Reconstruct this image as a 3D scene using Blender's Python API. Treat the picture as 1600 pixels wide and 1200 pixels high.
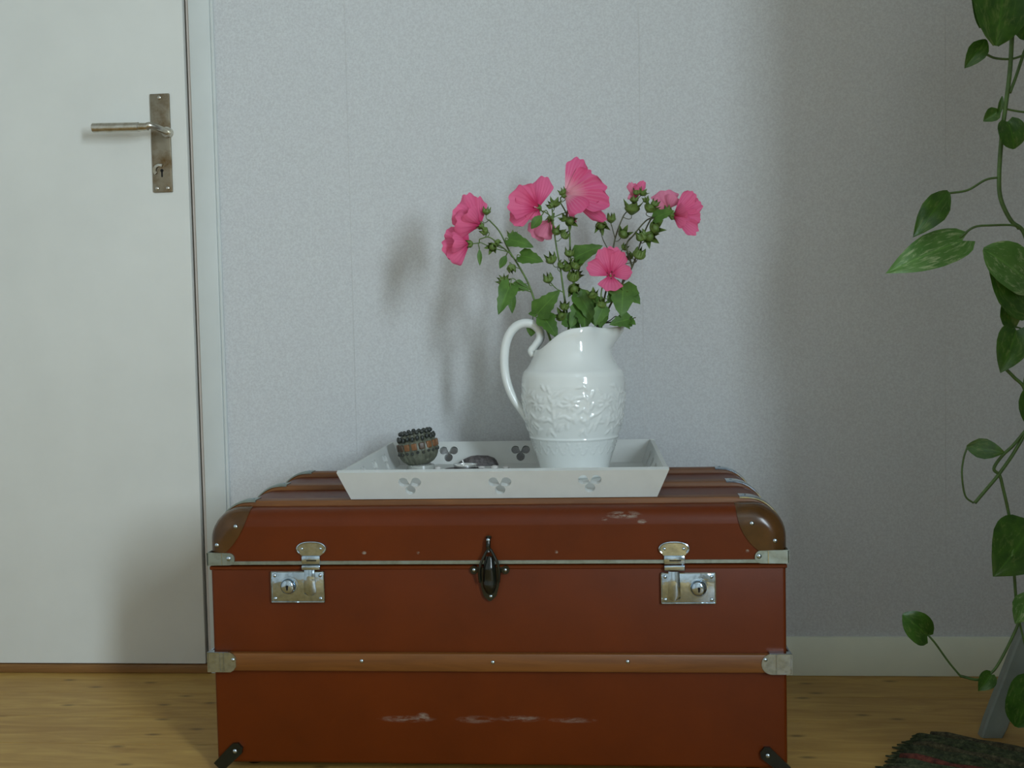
import bpy, bmesh, math, random
from mathutils import Vector, Matrix, Quaternion

for o in list(bpy.data.objects):
    bpy.data.objects.remove(o)
SC = bpy.context.scene
COL = SC.collection
PI = math.pi
V = Vector

# ------------------------------------------------------------------ camera
F_PX, YAW, PITCH, ROLL = 1663.013, 0.0803035, 0.0495429, -0.0212994
CAM = V((0.16771, -2.10993, 0.69258))
_fw = V((-math.sin(YAW) * math.cos(PITCH), math.cos(YAW) * math.cos(PITCH), -math.sin(PITCH)))
_r0 = V((math.cos(YAW), math.sin(YAW), 0))
_u0 = _r0.cross(_fw)
_rt = _r0 * math.cos(ROLL) + _u0 * math.sin(ROLL)
_up = -_r0 * math.sin(ROLL) + _u0 * math.cos(ROLL)
cd = bpy.data.cameras.new('camera')
cam = bpy.data.objects.new('camera', cd)
COL.objects.link(cam)
cd.sensor_fit = 'HORIZONTAL'
cd.sensor_width = 36.0
cd.lens = F_PX / 1600 * 36.0
cd.clip_start = 0.02
m = Matrix((_rt, _up, -_fw)).transposed().to_4x4()
m.translation = CAM
cam.matrix_world = m
SC.camera = cam


def P(u, v, Y=None, Z=None):
    """point of the room seen at photograph pixel (u, v) on the plane y=Y or z=Z"""
    d = _fw + _rt * ((u - 800) / F_PX) - _up * ((v - 600) / F_PX)
    t = (Y - CAM.y) / d.y if Y is not None else (Z - CAM.z) / d.z
    return CAM + d * t


# ------------------------------------------------------------------ world, window light, exposure
w = bpy.data.worlds.new('world')
SC.world = w
w.use_nodes = True
w.node_tree.nodes['Background'].inputs[0].default_value = (0.75, 0.87, 1.0, 1)
w.node_tree.nodes['Background'].inputs[1].default_value = 1.0

XR = 1.55            # inner face of the right wall
WIN = dict(y0=-3.24, y1=-2.66, z0=0.72, z1=2.05, depth=0.14)
ld = bpy.data.lights.new('window_daylight', 'AREA')
ld.shape = 'RECTANGLE'
ld.size = WIN['z1'] - WIN['z0'] - 0.12
ld.size_y = WIN['y1'] - WIN['y0'] - 0.12
ld.energy = 98
ld.color = (0.83, 1.0, 1.12)
lo = bpy.data.objects.new('window_daylight', ld)
COL.objects.link(lo)
lo.location = (XR + WIN['depth'] - 0.07, (WIN['y0'] + WIN['y1']) / 2, (WIN['z0'] + WIN['z1']) / 2)
lo.rotation_euler = (0, PI / 2, 0)     # shines towards -x, into the room

SC.view_settings.view_transform = 'Standard'
SC.view_settings.look = 'None'
SC.view_settings.exposure = 0.0
SC.view_settings.gamma = 1.0
SC.view_settings.use_curve_mapping = False


# ------------------------------------------------------------------ materials
def lin(c):
    return tuple((x / 255 / 12.92) if x / 255 <= .04045 else ((x / 255 + .055) / 1.055) ** 2.4 for x in c)


class MT:
    """tiny node-building helper"""
    def __init__(s, name):
        s.m = bpy.data.materials.new(name)
        s.m.use_nodes = True
        s.t = s.m.node_tree
        s.b = s.t.nodes['Principled BSDF']

    def n(s, kind, **kw):
        nd = s.t.nodes.new(kind)
        for k, v in kw.items():
            setattr(nd, k, v)
        return nd

    def l(s, a, b):
        s.t.links.new(a, b)

    def val(s, key, v):
        s.b.inputs[key].default_value = v

    def coord(s, which='Object', scale=(1, 1, 1)):
        tc = s.n('ShaderNodeTexCoord')
        mp = s.n('ShaderNodeMapping')
        mp.inputs['Scale'].default_value = scale
        s.l(tc.outputs[which], mp.inputs['Vector'])
        return mp.outputs[0]

    def noise(s, vec, scale, detail=3, rough=.55, dist=0):
        nz = s.n('ShaderNodeTexNoise')
        nz.inputs['Scale'].default_value = scale
        nz.inputs['Detail'].default_value = detail
        nz.inputs['Roughness'].default_value = rough
        nz.inputs['Distortion'].default_value = dist
        s.l(vec, nz.inputs['Vector'])
        return nz.outputs['Fac']

    def ramp(s, fac, stops):
        r = s.n('ShaderNodeValToRGB')
        el = r.color_ramp.elements
        while len(el) < len(stops):
            el.new(.5)
        for e, (p, c) in zip(el, stops):
            e.position = p
            e.color = (*c, 1)
        s.l(fac, r.inputs[0])
        return r.outputs[0]

    def mix(s, fac, a, b, mode='MIX'):
        mx = s.n('ShaderNodeMix', data_type='RGBA', blend_type=mode)
        for sock, v in ((mx.inputs[0], fac), (mx.inputs[6], a), (mx.inputs[7], b)):
            if isinstance(v, bpy.types.NodeSocket):
                s.l(v, sock)
            elif isinstance(v, (int, float)):
                sock.default_value = v
            else:
                sock.default_value = (*v, 1)
        return mx.outputs[2]

    def math(s, op, a, b=0.0, c=None, clamp=False):
        mm = s.n('ShaderNodeMath', operation=op, use_clamp=clamp)
        for i, v in enumerate((a, b, c)):
            if v is None:
                continue
            if isinstance(v, bpy.types.NodeSocket):
                s.l(v, mm.inputs[i])
            else:
                mm.inputs[i].default_value = v
        return mm.outputs[0]

    def bump(s, h, strength=.2, dist=.001):
        b = s.n('ShaderNodeBump')
        b.inputs['Strength'].default_value = strength
        b.inputs['Distance'].default_value = dist
        s.l(h, b.inputs['Height'])
        s.l(b.outputs[0], s.b.inputs['Normal'])

    def col(s, c):
        if isinstance(c, bpy.types.NodeSocket):
            s.l(c, s.b.inputs['Base Color'])
        else:
            s.b.inputs['Base Color'].default_value = (*c, 1)


def simple(name, c, rough=.5, metal=0., nscale=0, namp=.15, bump=0., spec=.5, coat=0.):
    t = MT(name)
    t.val('Roughness', rough)
    t.val('Metallic', metal)
    t.val('Specular IOR Level', spec)
    t.val('Coat Weight', coat)
    if nscale:
        f = t.noise(t.coord(), nscale, 4)
        t.col(t.ramp(f, [(.3, tuple(x * (1 - namp) for x in c)), (.7, tuple(min(1, x * (1 + namp)) for x in c))]))
        if bump:
            t.bump(f, bump)
    else:
        t.col(c)
    return t.m


def m_wallpaper():
    t = MT('grey_mottled_wallpaper')
    v = t.coord()
    fine = t.noise(v, 260, 3, .7)
    med = t.noise(v, 14, 5, .65)
    c1 = t.ramp(fine, [(.35, (.52, .53, .53)), (.65, (.63, .655, .65))])
    c2 = t.mix(t.math('MULTIPLY', med, .35), c1, (.57, .555, .59))
    t.col(c2)
    t.val('Roughness', .85)
    t.val('Specular IOR Level', .2)
    t.bump(fine, .25, .0006)
    return t.m


def m_wood(name, dark, light, axis='x', scale=6, rough=.45, knots=True, coat=0):
    t = MT(name)
    sc = (1.3, 9, 9) if knots else (.6, 9, 9)
    tc = t.n('ShaderNodeTexCoord')
    oi = t.n('ShaderNodeObjectInfo')
    ad = t.n('ShaderNodeVectorMath', operation='ADD')
    ml = t.n('ShaderNodeMath', operation='MULTIPLY')
    ml.inputs[1].default_value = 31.0
    t.l(oi.outputs['Random'], ml.inputs[0])
    t.l(tc.outputs['Object'], ad.inputs[0])
    t.l(ml.outputs[0], ad.inputs[1])
    mp = t.n('ShaderNodeMapping')
    mp.inputs['Scale'].default_value = sc
    t.l(ad.outputs[0], mp.inputs['Vector'])
    v = mp.outputs[0]
    g = t.noise(v, scale, 6, .6, 1.2)
    c = t.ramp(g, [(.25, dark), (.5, tuple((a + b) / 2 for a, b in zip(dark, light))), (.72, light)])
    if knots:
        mp2 = t.n('ShaderNodeMapping')
        mp2.inputs['Scale'].default_value = (2.4, 6.0, 0)
        t.l(ad.outputs[0], mp2.inputs['Vector'])
        vo = t.n('ShaderNodeTexVoronoi')
        vo.inputs['Scale'].default_value = 2.3
        vo.voronoi_dimensions = '2D'
        t.l(mp2.outputs[0], vo.inputs['Vector'])
        k = t.ramp(vo.outputs['Distance'], [(.02, (1, 1, 1)), (.10, (0, 0, 0))])
        c = t.mix(t.math('MULTIPLY', k, .75), c, tuple(x * .33 for x in dark))
    t.col(c)
    t.val('Roughness', rough)
    t.val('Coat Weight', coat)
    t.bump(g, .12, .0008)
    return t.m


def m_trunk(name, base, scuffs):
    """russet fibre board with fine grain; scuffs: (x, z, half-width, half-height, strength) of worn marks"""
    t = MT(name)
    tc = t.n('ShaderNodeTexCoord')
    v = tc.outputs['Object']
    fine = t.noise(v, 420, 2, .6)
    med = t.noise(v, 9, 4, .6)
    c = t.ramp(med, [(.3, tuple(x * .86 for x in base)), (.7, tuple(x * 1.1 for x in base))])
    c = t.mix(t.math('MULTIPLY', fine, .3), c, tuple(x * .6 for x in base))
    sx = t.n('ShaderNodeSeparateXYZ')
    t.l(v, sx.inputs[0])
    mp = t.n('ShaderNodeMapping')
    mp.inputs['Scale'].default_value = (1, 1, 4)
    t.l(v, mp.inputs['Vector'])
    ns = t.noise(mp.outputs[0], 70, 4, .7)
    for x, z, hw, hh, st in scuffs:
        a = t.math('DIVIDE', t.math('SUBTRACT', sx.outputs[0], x), hw)
        b = t.math('DIVIDE', t.math('SUBTRACT', sx.outputs[2], z), hh)
        r = t.math('ADD', t.math('MULTIPLY', a, a), t.math('MULTIPLY', b, b))
        k = t.math('SUBTRACT', 1.0, r, clamp=True)
        k = t.math('MULTIPLY', k, t.math('MULTIPLY_ADD', ns, 5.0, -2.1, clamp=True))
        c = t.mix(t.math('MULTIPLY', k, st), c, (.30, .27, .22))
    t.col(c)
    t.val('Roughness', .40)
    t.val('Specular IOR Level', .25)
    t.bump(fine, .12, .0005)
    return t.m


def m_metal(name, c, rough, scale=60, spots=(.3, .3, .3), amt=.3):
    t = MT(name)
    f = t.noise(t.coord(), scale, 4, .65)
    t.col(t.mix(t.math('MULTIPLY', t.ramp(f, [(.45, (0, 0, 0)), (.7, (1, 1, 1))]), amt), c, spots))
    t.val('Metallic', 1.0)
    t.val('Roughness', rough)
    t.bump(t.noise(t.coord(), 55, 2, .5), .35, .0025)
    return t.m


def m_petal(name, throat, rim, vein, vamt=.8):
    t = MT(name)
    uv = t.n('ShaderNodeUVMap')
    sx = t.n('ShaderNodeSeparateXYZ')
    t.l(uv.outputs[0], sx.inputs[0])
    nz = t.noise(t.coord(), 60, 2)
    ph = t.math('ADD', t.math('MULTIPLY', sx.outputs[0], 44.0), t.math('MULTIPLY', nz, 3.0))
    wv = t.math('MULTIPLY_ADD', t.math('SINE', ph), .5, .5)
    wv = t.math('POWER', wv, 3.0)
    fade = t.math('SUBTRACT', 1.05, sx.outputs[1], clamp=True)
    c = t.ramp(sx.outputs[1], [(.0, throat), (.22, throat), (.5, rim), (1, rim)])
    c = t.mix(t.math('MULTIPLY', t.math('MULTIPLY', wv, fade), vamt), c, vein)
    t.col(c)
    t.val('Roughness', .55)
    t.val('Subsurface Weight', .0)
    t.val('Specular IOR Level', .25)
    # thin petals let some light through
    tr = t.n('ShaderNodeBsdfTranslucent')
    t.l(c, tr.inputs[0])
    mx = t.n('ShaderNodeMixShader')
    mx.inputs[0].default_value = .35
    out = t.t.nodes['Material Output']
    t.l(t.b.outputs[0], mx.inputs[1])
    t.l(tr.outputs[0], mx.inputs[2])
    t.l(mx.outputs[0], out.inputs[0])
    return t.m


def m_leaf(name, dark, light, streak=None, samt=0, rough=.4, sscale=22):
    t = MT(name)
    uv = t.n('ShaderNodeUVMap')
    sx = t.n('ShaderNodeSeparateXYZ')
    t.l(uv.outputs[0], sx.inputs[0])
    v = t.coord()
    f = t.noise(v, 45, 3)
    c = t.ramp(f, [(.3, dark), (.7, light)])
    if streak:
        mp = t.n('ShaderNodeMapping')
        mp.inputs['Scale'].default_value = (2.2, 1.1, 1)
        t.l(uv.outputs[0], mp.inputs['Vector'])
        oi = t.n('ShaderNodeObjectInfo')
        mm = t.n('ShaderNodeVectorMath', operation='ADD')
        t.l(mp.outputs[0], mm.inputs[0])
        t.l(t.math('MULTIPLY', oi.outputs['Random'], 17.0), mm.inputs[1])
        k = t.noise(mm.outputs[0], 4.5, 4, .7, .6)
        c = t.mix(t.math('MULTIPLY', t.ramp(k, [(.52, (0, 0, 0)), (.66, (1, 1, 1))]), samt), c, streak)
    # mid-rib a little paler
    d = t.math('ABSOLUTE', t.math('SUBTRACT', sx.outputs[0], .5))
    rib = t.math('SUBTRACT', 1.0, t.math('MULTIPLY', d, 28.0), clamp=True)
    c = t.mix(t.math('MULTIPLY', rib, .4), c, tuple(min(1, x * 1.8) for x in light))
    t.col(c)
    t.val('Roughness', rough)
    tr = t.n('ShaderNodeBsdfTranslucent')
    t.l(c, tr.inputs[0])
    mx = t.n('ShaderNodeMixShader')
    mx.inputs[0].default_value = .22
    t.l(t.b.outputs[0], mx.inputs[1])
    t.l(tr.outputs[0], mx.inputs[2])
    t.l(mx.outputs[0], t.t.nodes['Material Output'].inputs[0])
    return t.m


M = {}
M['paper'] = m_wallpaper()
M['plaster'] = simple('white_plaster', (.62, .62, .60), .9, nscale=30, namp=.04)
M['door'] = simple('cream_door_paint', (.66, .665, .62), .42, nscale=8, namp=.03)
M['casing'] = simple('white_casing_paint', (.60, .63, .61), .45, nscale=10, namp=.03)
M['jamb'] = simple('pinkish_jamb_paint', (.50, .45, .41), .5, nscale=12, namp=.04)
M['gap'] = simple('door_gap_shade', (.02, .022, .03), .7, nscale=20)  # near-black colour stands in for the shade in the door gap
M['base'] = simple('cream_baseboard_paint', (.72, .75, .62), .5, nscale=10, namp=.03)
M['floor'] = m_wood('pine_floor_board', lin((150, 110, 48)), lin((186, 150, 78)), 'x', 4, .5)
M['sub'] = simple('dark_subfloor', (.06, .035, .015), .9, nscale=20)
M['sill'] = m_wood('brown_threshold_wood', lin((96, 62, 24)), lin((140, 98, 48)), 'x', 6, .6, False)
M['glass'] = simple('window_glass', (.9, .95, .95), .02)
M['glass'].node_tree.nodes['Principled BSDF'].inputs['Transmission Weight'].default_value = 1
RUS = (.112, .019, .001)
M['trunk'] = m_trunk('russet_fibre_board', RUS, [])
M['trunk_front'] = m_trunk('russet_fibre_board_worn', RUS, [
    (-.14, .088, .05, .006, .5), (-.115, .092, .012, .007, .8), (-.03, .088, .035, .007, .35), (.04, .09, .04, .006, .45), (.12, .088, .04, .005, .4),
    (.205, .408, .03, .006, .8), (.232, .398, .008, .004, 1.), (.175, .402, .006, .003, .9),
    (-.115, .352, .003, .003, 1.), (-.2, .352, .004, .003, 1.), (.1, .352, .003, .003, 1.), (.39, .352, .003, .003, 1)])
M['slat'] = m_wood('orange_brown_slat_wood', (.10, .031, .003), (.19, .064, .008), 'x', 8, .5, False)
M['fibre'] = simple('dark_brown_vulcan_fibre', (.070, .030, .007), .22, nscale=35, namp=.25, spec=.4)
M['chrome'] = m_metal('worn_nickel', (.47, .57, .66), .13, 90, (.20, .26, .28), .5)
M['zinc'] = m_metal('dull_zinc', (.33, .39, .37), .42, 70, (.20, .24, .19), .6)
M['steel'] = m_metal('dull_door_steel', (.55, .53, .47), .3, 50, (.28, .22, .12), .7)
M['plate'] = m_metal('tarnished_door_plate', (.30, .265, .20), .36, 26, (.15, .09, .035), .95)
M['black'] = simple('black_lacquered_iron', (.006, .008, .005), .18, nscale=60, namp=.3)
M['hole'] = simple('keyhole_black', (.002, .002, .002), .9, nscale=10)
M['traywhite'] = simple('cream_white_tray_paint', (.58, .595, .57), .5, nscale=30, namp=.03)
M['ceramic'] = simple('white_glazed_ceramic', (.74, .77, .75), .10, nscale=6, namp=.02, coat=.4)
M['stem'] = simple('green_stem', (.10, .17, .035), .5, nscale=60, namp=.3)
M['stem_dark'] = simple('brownish_stem', (.07, .075, .03), .5, nscale=60, namp=.3)
PINK = (.86, .17, .34)
M['petal'] = m_petal('pink_mallow_petal', (.72, .07, .20), PINK, (.66, .05, .19))
M['petal_pale'] = m_petal('pale_pink_mallow_petal', (.72, .22, .30), (.80, .26, .40), (.72, .12, .26), .6)
M['petal_light'] = m_petal('light_veined_mallow_petal', (.86, .42, .50), (.80, .13, .30), (.88, .40, .52), .7)
M['leaf'] = m_leaf('mallow_leaf', (.045, .115, .012), (.10, .22, .03), rough=.55)
M['bud'] = simple('green_bud', (.105, .17, .03), .55, nscale=80, namp=.35)
M['stamen'] = simple('pale_stamen', (.70, .30, .38), .6, nscale=80)
M['pothos'] = m_leaf('pothos_leaf', (.028, .085, .010), (.06, .155, .016), (.26, .33, .10), .35, .32)
M['pothos_var'] = m_leaf('pothos_leaf_variegated', (.075, .20, .035), (.13, .28, .06), (.42, .52, .27), .85, .35)
M['vine'] = simple('vine_stem', (.07, .135, .03), .5, nscale=50, namp=.3)
M['stand'] = simple('grey_painted_stand', (.22, .25, .22), .5, nscale=25, namp=.1)
M['terracotta'] = simple('terracotta', (.35, .13, .06), .8, nscale=25)
M['soil'] = simple('potting_soil', (.03, .02, .012), 1, nscale=120, namp=.5, bump=.6)
M['shell_dark'] = simple('dark_speckled_shell', (.085, .075, .075), .45, nscale=160, namp=.75, bump=.4)
M['pot_body'] = simple('olive_grey_glaze', (.115, .12, .085), .35, nscale=60, namp=.35, bump=.2)
M['pot_dark'] = simple('dark_bead', (.035, .04, .035), .35, nscale=90, namp=.5)
M['pot_orange'] = simple('rust_orange_tile', (.20, .085, .030), .4, nscale=90, namp=.7)
M['pot_rust'] = simple('dark_rust_tile', (.075, .045, .025), .4, nscale=90, namp=.6)
M['alu'] = m_metal('aluminium_cup', (.80, .82, .82), .25, 40, (.6, .6, .6), .3)
M['wax'] = simple('white_wax', (.80, .80, .76), .5, nscale=20, namp=.03)
M['pebble'] = simple('pale_pebble', (.55, .53, .50), .6, nscale=60, namp=.2)
M['saucer'] = simple('dark_saucer', (.05, .045, .045), .4, nscale=40)
M['frost'] = simple('clear_frosted_glass', (.70, .72, .66), .25, nscale=20, namp=.05)
M['frost'].node_tree.nodes['Principled BSDF'].inputs['Transmission Weight'].default_value = .5


def m_rug(name, cols):
    t = MT(name)
    tc = t.n('ShaderNodeTexCoord')
    mp = t.n('ShaderNodeMapping')
    mp.inputs['Scale'].default_value = (1, 1, 1)
    t.l(tc.outputs['Object'], mp.inputs['Vector'])
    oi = t.n('ShaderNodeObjectInfo')
    ad = t.n('ShaderNodeVectorMath', operation='ADD')
    t.l(mp.outputs[0], ad.inputs[0])
    t.l(t.math('MULTIPLY', oi.outputs['Random'], 9.0), ad.inputs[1])
    a = t.noise(ad.outputs[0], 120, 4, .7)
    t.col(t.ramp(a, [(.35, cols[0]), (.55, cols[1]), (.75, cols[2])]))
    t.val('Roughness', .95)
    t.bump(t.noise(ad.outputs[0], 500, 3, .7), .8, .002)
    return t.m


M['rug_green'] = m_rug('dark_green_rag', [(.012, .018, .006), (.045, .058, .022), (.13, .13, .065)])
M['rug_brown'] = m_rug('dark_brown_rag', [(.022, .018, .008), (.07, .062, .028), (.16, .14, .075)])
M['rug_red'] = m_rug('dull_red_rag', [(.05, .012, .008), (.14, .03, .018), (.20, .06, .035)])

# ------------------------------------------------------------------ object helpers
ORG = {}


def tag(o, label=None, cat=None, group=None, kind=None):
    for k, v in (('label', label), ('category', cat), ('group', group), ('kind', kind)):
        if v:
            o[k] = v
    return o


def thing(name, loc, label, cat, group=None):
    o = bpy.data.objects.new(name, None)
    o.empty_display_size = .02
    o.location = loc
    COL.objects.link(o)
    ORG[o.name] = V(loc)
    return tag(o, label, cat, group)


def mesh(name, vs, fs, mat, smooth=True, uvs=None, angle=None):
    me = bpy.data.meshes.new(name)
    me.from_pydata([tuple(v) for v in vs], [], fs)
    if uvs:
        ul = me.uv_layers.new(name='UVMap')
        for lp in me.loops:
            ul.data[lp.index].uv = uvs[lp.vertex_index]
    if mat:
        me.materials.append(M[mat] if isinstance(mat, str) else mat)
    me.polygons.foreach_set('use_smooth', [smooth] * len(me.polygons))
    if smooth and angle:
        me.set_sharp_from_angle(angle=math.radians(angle))
    me.update()
    return me


def put(name, me, parent=None, loc=None, rot=None, scale=None):
    """link a mesh. Parts: mesh coordinates are world coordinates minus the thing's base."""
    o = bpy.data.objects.new(name, me)
    COL.objects.link(o)
    if parent is not None:
        o.parent = parent
        ORG[o.name] = ORG[parent.name]
    else:
        ORG[o.name] = V((0, 0, 0))
    if loc is not None:
        o.location = V(loc) - (ORG[parent.name] if parent is not None else V((0, 0, 0)))
    if rot is not None:
        o.rotation_mode = 'QUATERNION'
        o.rotation_quaternion = rot if isinstance(rot, Quaternion) else rot.to_quaternion()
    if scale is not None:
        o.scale = scale if hasattr(scale, '__len__') else (scale,) * 3
    return o


def part(name, parent, vs, fs, mat, smooth=True, uvs=None, angle=None):
    off = ORG[parent.name] if parent is not None else V((0, 0, 0))
    return put(name, mesh(name, [V(v) - off for v in vs], fs, mat, smooth, uvs, angle), parent)


def solid(name, vs, fs, mat, smooth=True, angle=None):
    """one-mesh thing whose origin sits at its own base centre"""
    vs = [V(v) for v in vs]
    lo_ = V((min(v[i] for v in vs) for i in range(3)))
    hi_ = V((max(v[i] for v in vs) for i in range(3)))
    c = V(((lo_.x + hi_.x) / 2, (lo_.y + hi_.y) / 2, lo_.z))
    o = put(name, mesh(name, [v - c for v in vs], fs, mat, smooth, None, angle))
    o.location = c
    ORG[o.name] = c
    return o


class G:
    """geometry collector"""
    def __init__(s):
        s.v, s.f, s.uv = [], [], []

    def add(s, vs, fs, uv=None):
        k = len(s.v)
        s.v += [V(v) for v in vs]
        s.f += [tuple(i + k for i in f) for f in fs]
        s.uv += list(uv) if uv else [(0, 0)] * len(vs)
        return s

    def box(s, a, b, bev=0, seg=2):
        bm = bmesh.new()
        bmesh.ops.create_cube(bm, size=1)
        c = [(a[i] + b[i]) / 2 for i in range(3)]
        d = [abs(b[i] - a[i]) for i in range(3)]
        for v in bm.verts:
            v.co = V((c[i] + v.co[i] * d[i] for i in range(3)))
        if bev:
            bmesh.ops.bevel(bm, geom=bm.edges[:], offset=bev, segments=seg, affect='EDGES', profile=.5)
        return s.bm(bm)

    def bm(s, bm):
        bm.verts.index_update()
        s.add([v.co.copy() for v in bm.verts], [tuple(v.index for v in f.verts) for f in bm.faces])
        bm.free()
        return s

    def grid(s, rows, close_u=False, close_v=False, uv=None):
        n, mm = len(rows), len(rows[0])
        fs = []
        for i in range(n if close_u else n - 1):
            for j in range(mm if close_v else mm - 1):
                i2, j2 = (i + 1) % n, (j + 1) % mm
                fs.append((i * mm + j, i * mm + j2, i2 * mm + j2, i2 * mm + j))
        return s.add([p for r in rows for p in r], fs, uv)

    def tube(s, pts, rad, seg=10, cap=True, flat=None):
        pts = [V(p) for p in pts]
        n = len(pts)
        rad = rad if hasattr(rad, '__len__') else [rad] * n
        rows = []
        nrm = None
        for i in range(n):
            t = (pts[min(i + 1, n - 1)] - pts[max(i - 1, 0)]).normalized()
            if nrm is None:
                nrm = t.orthogonal().normalized() if flat is None else (V(flat) - t * V(flat).dot(t)).normalized()
            else:
                nrm = (nrm - t * nrm.dot(t)).normalized()
            b = t.cross(nrm)
            r = rad[i]
            ra, rb = r if hasattr(r, '__len__') else (r, r)
            rows.append([pts[i] + nrm * math.cos(a) * ra + b * math.sin(a) * rb
                         for a in (2 * PI * k / seg for k in range(seg))])
        k0 = len(s.v)
        s.grid(rows, close_v=True)
        if cap:
            s.f.append(tuple(k0 + k for k in reversed(range(seg))))
            s.f.append(tuple(k0 + (n - 1) * seg + k for k in range(seg)))
        return s

    def lathe(s, prof, seg=32, c=(0, 0, 0), fn=None):
        rows = []
        for r, z in prof:
            row = []
            for k in range(seg):
                a = 2 * PI * k / seg
                p = V((r * math.cos(a), r * math.sin(a), z))
                if fn:
                    p = fn(p, a, r, z)
                row.append(V(c) + p)
            rows.append(row)
        k0 = len(s.v)
        s.grid(rows, close_v=True)
        s.f.append(tuple(k0 + k for k in reversed(range(seg))))
        s.f.append(tuple(k0 + (len(prof) - 1) * seg + k for k in range(seg)))
        return s

    def prism(s, poly, fn, t0, t1):
        """extrude 2-D outline; fn(a, b, t) -> point"""
        n = len(poly)
        vs = [fn(a, b, t0) for a, b in poly] + [fn(a, b, t1) for a, b in poly]
        fs = [tuple(range(n)), tuple(reversed(range(n, 2 * n)))]
        fs += [(i, i + n, (i + 1) % n + n, (i + 1) % n) for i in range(n)]
        bm = bmesh.new()
        bv = [bm.verts.new(v) for v in vs]
        for f in fs:
            bm.faces.new([bv[i] for i in f])
        bmesh.ops.recalc_face_normals(bm, faces=bm.faces[:])
        return s.bm(bm)

    def put(s, name, parent, mat, smooth=True, angle=35, uv=False):
        return part(name, parent, s.v, s.f, mat, smooth, s.uv if uv else None, angle)

    def solid(s, name, mat, smooth=True, angle=35):
        return solid(name, s.v, s.f, mat, smooth, angle)


def spline(pts, n=8):
    """Catmull-Rom through points"""
    pts = [V(p) for p in pts]
    if len(pts) < 3:
        return [pts[0].lerp(pts[-1], i / n) for i in range(n + 1)]
    q = [pts[0] * 2 - pts[1]] + pts + [pts[-1] * 2 - pts[-2]]
    out = []
    for i in range(1, len(q) - 2):
        for k in range(n):
            t = k / n
            a, b, c, d = q[i - 1], q[i], q[i + 1], q[i + 2]
            out.append(.5 * ((2 * b) + (c - a) * t + (2 * a - 5 * b + 4 * c - d) * t * t + (3 * b - a - 3 * c + d) * t ** 3))
    out.append(pts[-1])
    return out


def interp(tab, x):
    for (a, fa), (b, fb) in zip(tab, tab[1:]):
        if x <= b:
            return fa + (fb - fa) * (x - a) / (b - a)
    return tab[-1][1]


def sstep(a, b, x):
    t = max(0, min(1, (x - a) / (b - a)))
    return t * t * (3 - 2 * t)


# ================================================================== ROOM
XL, YB, YW, CEIL = -2.1, -4.6, 0.008, 2.6     # YW: wall plane behind the trunk
DOOR_R, CAS_R = -0.6461, -0.5874
DOOR_L, DOOR_T = DOOR_R - 0.83, 2.02

fl = tag(G().box((XL - .2, YB - .2, -.12), (XR + .3, YW + .2, -.021)).solid('floor', 'sub', False), kind='structure')
BW = 0.128
plank_me = None
y = YW - .001
i = 0
while y > YB:
    if plank_me is None:
        g = G().box((XL - .1, -BW + .0012, -.02), (XR + .1, 0, 0))
        plank_me = mesh('plank', g.v, g.f, 'floor', False)
    put('plank', plank_me, fl, loc=(0, y, 0))
    y -= BW
    i += 1

wb = G()
wb.box((XL - .2, YW, 0), (DOOR_L - .01, YW + .15, CEIL))
wb.box((DOOR_R + .012, YW, 0), (XR, YW + .15, CEIL))
wb.box((DOOR_L - .01, YW, DOOR_T + .01), (DOOR_R + .012, YW + .15, CEIL))
wall_back = tag(wb.solid('wall_back', 'plaster', False), kind='structure')
# wallpaper drops with faint butt joints (seen at about x=530 and x=1000 in the photo)
seam = P(1000, 200, Y=YW).x
xs = [CAS_R - .005]
k = seam - .58
while k < XR:
    if k > xs[0] + .02:
        xs.append(k)
    k += .58
xs.append(XR)
for a, b in zip(xs, xs[1:]):
    G().box((a + .0004, YW - .0006, .06), (b - .0004, YW + .0005, CEIL)).put('wallpaper_strip', wall_back, 'paper', False)

wl = tag(G().box((XL - .2, YB, 0), (XL, YW, CEIL)).solid('wall_left', 'plaster', False), kind='structure')
wf = tag(G().box((XL - .2, YB - .2, 0), (XR + .3, YB, CEIL)).solid('wall_front', 'plaster', False), kind='structure')
cl = tag(G().box((XL - .2, YB - .2, CEIL), (XR + .3, YW + .2, CEIL + .15)).solid('ceiling', 'plaster', False), kind='structure')
wr = G()
D = .28
SHADE_PIER_X, SHADE_PIER_Y0, SHADE_PIER_Y1 = .495, -1.50, -1.10
wr.box((XR, YB, 0), (XR + D, WIN['y0'], CEIL))
wr.box((XR, WIN['y1'], 0), (XR + D, YW + .15, CEIL))
wr.box((XR, WIN['y0'], 0), (XR + D, WIN['y1'], WIN['z0']))
wr.box((XR, WIN['y0'], WIN['z1']), (XR + D, WIN['y1'], CEIL))
# unseen pier added to the right wall, shading the right of the back wall
wr.box((XR - SHADE_PIER_X, SHADE_PIER_Y0, 0), (XR, SHADE_PIER_Y1, CEIL))
wall_right = tag(wr.solid('wall_right', 'plaster', False), kind='structure')

# window in the right wall, behind and beside the camera
gx = XR + WIN['depth']
fr = G()
y0, y1, z0, z1 = WIN['y0'], WIN['y1'], WIN['z0'], WIN['z1']
for a, b in (((gx - .02, y0, z0), (gx + .03, y0 + .06, z1)), ((gx - .02, y1 - .06, z0), (gx + .03, y1, z1)),
             ((gx - .02, y0 + .06, z0), (gx + .03, y1 - .06, z0 + .06)), ((gx - .02, y0 + .06, z1 - .06), (gx + .03, y1 - .06, z1))):
    fr.box(a, b, .004, 1)
win = tag(fr.solid('window_1', 'casing', False), kind='structure')
G().box((gx + .004, y0 + .06, z0 + .06), (gx + .010, y1 - .06, z1 - .06)).put('pane', win, 'glass', False)
G().box((XR - .02, y0 - .03, z0 - .03), (gx - .02, y1 + .03, z0), .004, 1).put('window_sill', win, 'casing', False)

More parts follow.
